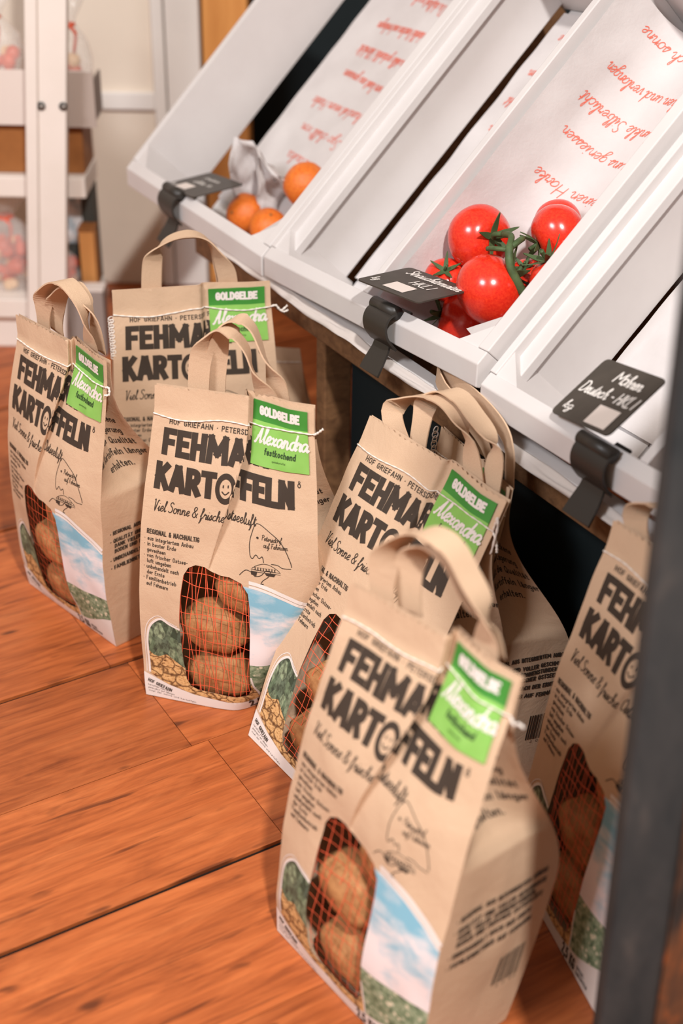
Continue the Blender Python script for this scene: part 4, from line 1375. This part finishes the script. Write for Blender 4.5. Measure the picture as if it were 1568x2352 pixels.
    if gprint:
        G = lambda x, z: B.gusset(1, x, z, 0.0005)
        for k, tx in enumerate(('kühle, trockene', 'dunkle Lagerung', 'erhält die Qualität', 'der Kartoffeln länger', 'erhalten.')):
            w = len(tx) * 0.0041
            put_text(mb, tx, 0.0090, 0.049 - w / 2, 0.2980 - 0.0150 * k, 'ink', G, 0.14, w)
        for k, (tx, x, dz) in enumerate((('• REGIONAL AUS INTEGRIERTEM ANBAU', 0.008, 0), ('• QUALITÄT UND VOLLER GESCHMACK', 0.008, 0.011), ('DANK VIELER SONNENSTUNDEN,', 0.013, 0.0185), ('BODEN UND FRISCHER OSTSEELUFT', 0.013, 0.026), ('• UNBEHANDELT NACH DER ERNTE', 0.008, 0.037), ('• FAMILIENBETRIEB AUF FEHMARN', 0.008, 0.048))):
            put_text(mb, tx, 0.0056, x, 0.1650 - dz, 'ink', G, 0.19, min(0.088 - x, len(tx) * 0.0026))
        x = 0.062
        for k in range(16):
            w = (0.0004, 0.0008, 0.0012)[R.randrange(3)]
            if x + w > 0.088:
                break
            put_region(mb, [(x, 0.060), (x + w, 0.060), (x + w, 0.092), (x, 0.092)], 'ink', G, step=0.008)
            x += w + (0.0006, 0.0010)[R.randrange(2)]
        put_text(mb, '4 260 912', 0.0030, 0.062, 0.0555, 'ink', G, 0.12, 0.026)
    mb.build('paper_body', root)
    # ---- net behind the window
    if window:
        nb = MB()
        inn = lambda x, z: B.front(x, z, -0.0016)
        def clip(poly):
            out, cur = [], []
            for q in poly:
                if inside(WIN_IN, *q):
                    cur.append(q)
                else:
                    if len(cur) > 1:
                        out.append(cur)
                    cur = []
            if len(cur) > 1:
                out.append(cur)
            return out
        nv, nh, sk = netw or (13, 17, 0.0)
        lines = []
        for i in range(nv + 6):
            x0 = 0.045 + (i - 3) * 0.086 / nv + R.uniform(-1, 1) * 0.0018
            lines.append([(x0 + sk * (z - 0.1) + 0.0016 * math.sin(z * 70 + i * 1.7), z) for z in [0.015 + 0.0025 * q for q in range(74)]])
        for j in range(nh + 4):
            z0 = 0.012 + (j - 1) * 0.185 / nh + R.uniform(-1, 1) * 0.002
            tilt = R.uniform(-0.16, 0.10)
            lines.append([(x, z0 + tilt * (x - 0.08) + 0.0014 * math.sin(x * 130 + j * 2.1)) for x in [0.043 + 0.0025 * q for q in range(38)]])
        for l in lines:
            put_strokes(nb, clip(l), 0.00075, 'net', inn, square=False)
        nb.build('net', root)
    # ---- handles
    for hi, (pts, y0, *rest) in enumerate(handles):
        flat = bool(rest)
        q = spline([(f, dz, (w if len(p) > 2 else None) or 0) for p in pts for f, dz, w in [(p + (0,))[:3]]], 6)
        n = len(q)
        P, Wd = [], []
        for i, (f, dz, yy) in enumerate(q):
            s = i / (n - 1)
            arch = math.sin(math.pi * s)
            k, S, g, _ = B.crease(f * (1 - B.loss) + (B.loss if f > 0.5 else 0), 1.0)
            P.append(B.TL.lerp(B.TR, f) + B.up * dz + B.nb * (y0 + yy + 0.004 + 0.006 * max(0.0, 1 - arch * 1.6) + B.depth * k * g * max(0.0, 1 - arch * 1.3)))
            bl = sstep(arch * 1.25 - 0.18) * 0.82
            lat = (B.TR - B.TL).normalized()
            if flat:
                a, b = q[max(i - 1, 0)], q[min(i + 1, n - 1)]
                tn = (B.TR - B.TL) * (b[0] - a[0]) + B.up * (b[1] - a[1])
                Wd.append(tn.cross(B.nb))
                continue
            Wd.append(lat * (1 - bl) * (1 if s < 0.5 else -1) * 1.0 + B.nb * bl * (1 if s < 0.5 else 1) + lat * 0.0)
        # keep the strap from flipping
        for i in range(1, n):
            if Wd[i].dot(Wd[i - 1]) < 0:
                Wd[i] = -Wd[i]
        h = MB()
        h.strap('kraft', P, Wd, hw, 0.0016)
        h.build('handle', root)
    # ---- variety label
    if tag_card:
        lb = MB()
        ls = B.loss
        ax = lambda e: (e * (1 - ls) + ls) * BW
        x0, x1 = ax(0.605), ax(0.962)
        z0, z1 = 0.3115, 0.3785
        w = x1 - x0
        f = lambda x, z, o=0.0: B.front(x, z + tagrot * (x - x0), o)
        zm = z1 - 0.0215
        thickness_card(lb, [(x0, z0), (x1, z0), (x1, zm), (x0, zm)], 'label_light', f, 0.0016, 0.0006)
        thickness_card(lb, [(x0, zm), (x1, zm), (x1, z1), (x0, z1)], 'label_dark', f, 0.0016, 0.0006)
        F = lambda x, z: f(x, z, 0.0019)
        put_text(lb, 'GOLDGELBE', 0.0105, x0 + w * 0.13, z1 - 0.0150, 'white_print', F, 0.25, w * 0.74, track=0.07)
        put_text(lb, 'Alexandra', 0.0165, x0 + w * 0.04, z1 - 0.0430, 'white_print', F, 0.13, w * 0.93, 's', 0.28, square=False)
        put_text(lb, 'festkochend', 0.0075, x0 + w * 0.24, z1 - 0.0545, 'label_ink', F, 0.16, w * 0.55, 'p', 0.22)
        put_text(lb, 'speisekartoffel', 0.0022, x0 + w * 0.38, z1 - 0.0605, 'label_ink', F, 0.1, w * 0.24)
        lb.build('variety_label', root)
    # ---- stitching
    st = MB()
    zc = lambda x: 0.3535 + 0.0012 * math.sin(x * 60 + seed) + 0.004 * noise.noise(Vector((x * 14, seed * 2.0, 1)))
    npt = 120
    line = [(BW * i / npt, zc(BW * i / npt)) for i in range(npt + 1)]
    def soff(x):
        return 0.0026 if tag_card and BW * 0.60 < x < BW * 0.985 else 0.0011
    pts3 = [B.front(x, z, soff(x)) for x, z in line]
    st.tube('thread', pts3, [0.00055 + 0.00045 * (0.5 + 0.5 * math.sin(i * 1.15)) for i in range(len(pts3))], 6)
    for tl in tail:
        q = spline([tuple(pts3[-1] + B.d * a - B.nb * b + ZZ * c) for a, b, c in tl], 6)
        st.tube('thread', q, [0.0010 + 0.0007 * (i % 3 == 0) for i in range(len(q))], 6)
    st.build('stitching', root)
    return root
WIN_IN = [(0.088 + (x - 0.088) * 1.03, 0.107 + (z - 0.107) * 1.02) for x, z in WIN]

def make_spud():
    mb = MB()
    lump(mb, 'potato', Vector((0, 0, 0)), 1.0, 11, 22, 30, 0.16)
    o = mb.build('potato')
    o.location = (0, 0, 0)
    return o
_sp = []
def spuds(B, where, spec):
    """potatoes lying inside a bag, seen through its net window: (x, depth behind the front, z, rx, ry, rz, roll, which)"""
    for x, y, z, rx, ry, rz, roll, which in spec:
        t = z / BH
        c = B.front(x, z, 0) + B.nb * (y + ry)
        ang = math.atan2(B.d.y, B.d.x)
        if not _sp:
            o = SPUD
        else:
            o = SPUD.copy(); COL.objects.link(o)
        _sp.append(o)
        o.matrix_basis = Matrix.Translation(c) @ Matrix.Rotation(ang, 4, 'Z') @ Matrix.Rotation(roll, 4, 'Y') @ Matrix.Diagonal((rx, ry, rz, 1)) @ Matrix.Translation((0, 0, -1.0))
        tag(o, 'potato %s' % which + ' behind the red net of the ' + where, 'potato', 'potatoes seen through the net windows')
SPUD = make_spud()

# front corners: bottom left, bottom right, top left, top right
BA = Bag((-.4004, 1.5257, 0), (-.2692, 1.3923, 0), (-.3753, 1.5052, .3836), (-.2519, 1.3814, .3845), loss=0.06, depth=0.012, bulge=0.034, seed=1, wide=0.004)
BB = Bag((-.2798, 1.5674, 0), (-.0839, 1.6076, 0), (-.2759, 1.5759, .3849), (-.0909, 1.6147, .3849), loss=0.035, depth=0.008, bulge=0.015, seed=2, wide=0.006, foldw=0.08)
BC = Bag((-.2218, 1.3006, 0), (-.0278, 1.2440, 0), (-.1952, 1.3304, .3829), (-.0295, 1.2860, .3827), loss=0.075, depth=0.016, bulge=0.018, seed=3, wide=0.008, pushed=1.0)
BD = Bag((-.0995, 1.2308, 0), (.0206, 1.0638, 0), (.0271, 1.3356, .3482), (.1581, 1.1716, .3431), loss=0.03, depth=0.008, bulge=0.012, seed=4, wide=0.004, foldw=0.07, t0=0.09)
BD2 = Bag((.0658, 1.3276, 0), (.1276, 1.1374, 0), (.1062, 1.3745, .3166), (.163, 1.2, .34), loss=0.03, depth=0.006, bulge=0.002, seed=5, wide=0.0, foldw=0.07, t0=0.092)
BE = Bag((-.0536, .9482, 0), (.0717, .7870, 0), (.0085, .9717, .3792), (.1367, .8549, .3733), loss=0.07, depth=0.016, bulge=0.030, seed=6, wide=0.004, dent=0.012)
BF = Bag((.176, 1.044, 0), (.2345, .852, 0), (.2415, 1.083, .377), (.3395, .926, .377), loss=0.03, depth=0.008, bulge=0.016, seed=7, wide=0.004, foldw=0.06)
BG = Bag((-.215, 1.735, 0), (-.030, 1.735, 0), (-.235, 1.765, .235), (-.060, 1.765, .228), loss=0.03, depth=0.008, bulge=0.006, seed=8, wide=0.0, t0=0.06)

NM = 'brown paper potato bag'
build_bag(BA, NM + ' with a smiling O, nearest to the white rack', [([(0.238, -0.010), (0.27, 0.0239), (0.343, 0.0467), (0.469, 0.0641), (0.595, 0.066), (0.735, 0.0491), (0.740, 0.0196), (0.724, -0.010)], 0.0), ([(0.317, -0.010), (0.348, 0.0244), (0.424, 0.0453), (0.533, 0.0602), (0.624, 0.0584), (0.736, 0.039), (0.741, -0.010)], 0.008)],
          tail=[[(0, 0, 0), (0.005, 0, 0.001), (0.006, 0.001, -0.006), (0.001, 0.003, -0.008)]], seed=1, netw=(9, 15, 0.05))
build_bag(BB, NM + ' at the back under the oranges, standing behind the other bags', [([(0.244, -0.010), (0.262, 0.0315), (0.299, 0.0487), (0.391, 0.0605), (0.513, 0.0639), (0.609, 0.0565), (0.672, 0.0382), (0.725, 0.0131), (0.74, -0.010)], 0.0), ([(0.254, -0.010), (0.270, 0.0300), (0.305, 0.0450), (0.391, 0.0570), (0.513, 0.0600), (0.605, 0.0530), (0.667, 0.0362), (0.715, 0.0131), (0.73, -0.010)], 0.007)],
          tail=[[(0, 0, 0), (0.006, 0, 0.001), (0.012, 0, -0.006), (0.020, 0, 0.000)], [(0.012, 0, -0.006), (0.016, 0, -0.008), (0.021, 0, -0.006)]], seed=2, tagrot=0.02)
build_bag(BC, NM + ' in the middle of the front row, turned straight to the viewer', [([(0.257, -0.012), (0.278, 0.0326), (0.34, 0.0563), (0.415, 0.0699), (0.502, 0.0631), (0.573, 0.0486), (0.608, 0.0285), (0.665, 0.006), (0.697, -0.012)], -0.001), ([(0.343, -0.012), (0.358, 0.0274), (0.407, 0.0651), (0.492, 0.0775), (0.587, 0.0691), (0.66, 0.0414), (0.723, 0.0163), (0.743, -0.012)], 0.008)],
          tail=[[(0, 0, 0), (0.004, 0.001, 0.003), (0.010, 0.002, 0.009)]], seed=3, netw=(17, 11, 0.02))
build_bag(BD, NM + ' leaning back, two twisted handles touching the fruit stand', [([(0.239, -0.012), (0.12, 0.0133), (0.207, 0.0381), (0.347, 0.0519), (0.493, 0.049), (0.615, 0.0292), (0.752, -0.012)], -0.001), ([(0.312, -0.012), (0.282, 0.0228), (0.29, 0.0391), (0.367, 0.0575), (0.482, 0.0584), (0.591, 0.0507), (0.713, 0.0402), (0.785, 0.0244), (0.831, -0.012)], 0.006)],
          tail=[[(0, 0, 0), (0.006, 0.002, -0.004), (0.010, 0.003, -0.010), (0.012, 0.004, -0.016)], [(0, 0, 0), (0.005, 0.002, 0.012), (0.008, 0.003, 0.020), (0.010, 0.004, 0.008), (0.006, 0.006, -0.020)]], seed=4, netw=(9, 16, 0.10), hw=0.024)
build_bag(BD2, NM + ' in the shade directly behind the leaning bag, pressed against it', [([(0.667, -0.012), (0.61, 0.020, -0.004), (0.427, 0.0383, -0.012), (0.186, 0.0491, -0.018), (-0.03, 0.0600, -0.022)], 0.0, 1), ([(-0.01, 0.0630, -0.020), (0.18, 0.0610, -0.014), (0.40, 0.0575, -0.008), (0.581, 0.0484, 0.0), (0.741, 0.0371, 0.004), (0.806, 0.0236, 0.004), (0.821, -0.012, 0.004)], 0.002, 1)],
          seed=5, hw=0.021)
build_bag(BE, NM + ' nearest to the viewer, its twisted handle over the leaning bag', [([(0.177, -0.012), (0.142, 0.0157), (0.169, 0.0435), (0.31, 0.071), (0.486, 0.0711), (0.617, 0.0544), (0.725, 0.0369), (0.752, 0.0124), (0.747, -0.012)], -0.001), ([(0.286, -0.012), (0.24, 0.0315), (0.331, 0.0574), (0.459, 0.0568), (0.59, 0.037), (0.693, 0.0188), (0.747, -0.012)], 0.008)],
          tail=[[(0, 0, 0), (0.006, 0.001, -0.004), (0.011, 0.002, 0.001), (0.017, 0.002, 0.001)]], seed=6, netw=(8, 14, 0.04), hw=0.025)
build_bag(BF, NM + ' partly hidden behind the dark timber post', [([(0.159, -0.010), (0.094, 0.0125), (0.144, 0.0288), (0.29, 0.038), (0.485, 0.0303), (0.605, -0.010)], 0.0)], seed=7)
build_bag(BG, NM + ' without visible print, low down in the dark under the stand', [], printed=False, gprint=False, tag_card=False, window=False, seed=8)

def three(B, where, jx=0.0, jz=0.0, dy=0.0):
    spuds(B, where, [(0.080 + jx, 0.004, 0.097 + jz, 0.042, 0.029, 0.031, 0.10, 'in the middle'), (0.109 - dy, 0.005 + dy, 0.154 + jz, 0.031, 0.026, 0.028, 0.6, 'at the upper edge'),
                     (0.086 - jx, 0.004, 0.0335, 0.045, 0.030, 0.0315, -0.06, 'at the bottom'), (0.112, 0.060, 0.105, 0.034, 0.018, 0.036, 0.9, 'deep inside'), (0.058, 0.058, 0.150, 0.026, 0.018, 0.024, 0.3, 'deep in the corner')])
three(BA, 'bag by the white rack', 0.004, 0.004)
three(BC, 'middle bag')
three(BD, 'leaning bag', 0.002, -0.004)
three(BE, 'bag nearest to the viewer', -0.003, 0.006)
three(BF, 'bag by the post', 0.003, 0.0, 0.010)

# chain-stitch thread hanging from the shaded bag, and one from the bag at the back
def chain(p0, p1, n, name, label):
    mb = MB()
    p0, p1 = Vector(p0), Vector(p1)
    d = (p1 - p0) / n
    side = Vector((1, 0.2, 0)).normalized()
    for k in range(n):
        c = p0 + d * (k + 0.5)
        w = side * 0.0032 if k % 2 else (side * 0.0026 + Vector((0, 0.002, 0)))
        ring = [c + d * 0.72 * math.cos(a) + w * math.sin(a) for a in [2 * math.pi * i / 12 for i in range(13)]]
        mb.tube('thread', ring, 0.0007, 5, cap=False)
    return tag(mb.build(name), label, 'thread', 'loose stitching threads')
_q = BD2.front(-0.001, 0.372, 0.002)
chain(_q + Vector((-0.002, -0.004, 0.012)), _q + Vector((-0.006, -0.006, -0.050)), 11, 'stitching_thread', 'white chain of loose stitching thread beside the shaded bag')
_q = BB.front(-0.003, 0.352, 0.001)
chain(_q, _q + Vector((0.001, -0.004, -0.052)), 16, 'stitching_thread', 'white loose stitching thread hanging down the edge of the back bag')

# thin clear film lying crumpled under the crates on the beam
def film():
    mb = MB()
    vs, fs = [], []
    n, k = 90, 6
    for i in range(n + 1):
        s = -1.64 + 0.84 * i / n
        for j in range(k + 1):
            t = j / k
            d = 0.8065 - 0.010 * t * (1 + 0.8 * noise.noise(Vector((s * 9, t, 2))))
            z = 0.3580 - 0.013 * t * (0.6 + 0.9 * noise.noise(Vector((s * 6, 3, 1)))) + 0.004 * noise.noise(Vector((s * 22, t * 3, 7)))
            vs.append(sdz(s, d, z))
    for i in range(n):
        for j in range(k):
            q = i * (k + 1) + j
            fs.append((q, q + 1, q + k + 2, q + k + 1))
    mb.add(vs, fs, 'film', smooth=True)
    o = mb.build('plastic_film')
    sd = o.modifiers.new('thickness', 'SOLIDIFY'); sd.thickness = 0.0003
    return tag(o, 'crumpled milky plastic film hanging over the beam below the crates', 'film')
def film_mat():
    k = NT('milky_film', 0.25, 0.5)
    k.base(rgb(226, 216, 210))
    tr = k.n('ShaderNodeBsdfTransparent')
    mx = k.n('ShaderNodeMixShader')
    mx.inputs[0].default_value = 0.7
    out = k.t.nodes['Material Output']
    k.l(tr.outputs[0], mx.inputs[1]); k.l(k.b.outputs[0], mx.inputs[2]); k.l(mx.outputs[0], out.inputs['Surface'])
    return k.m
M['film'] = film_mat()
film()
bpy.context.view_layer.update()
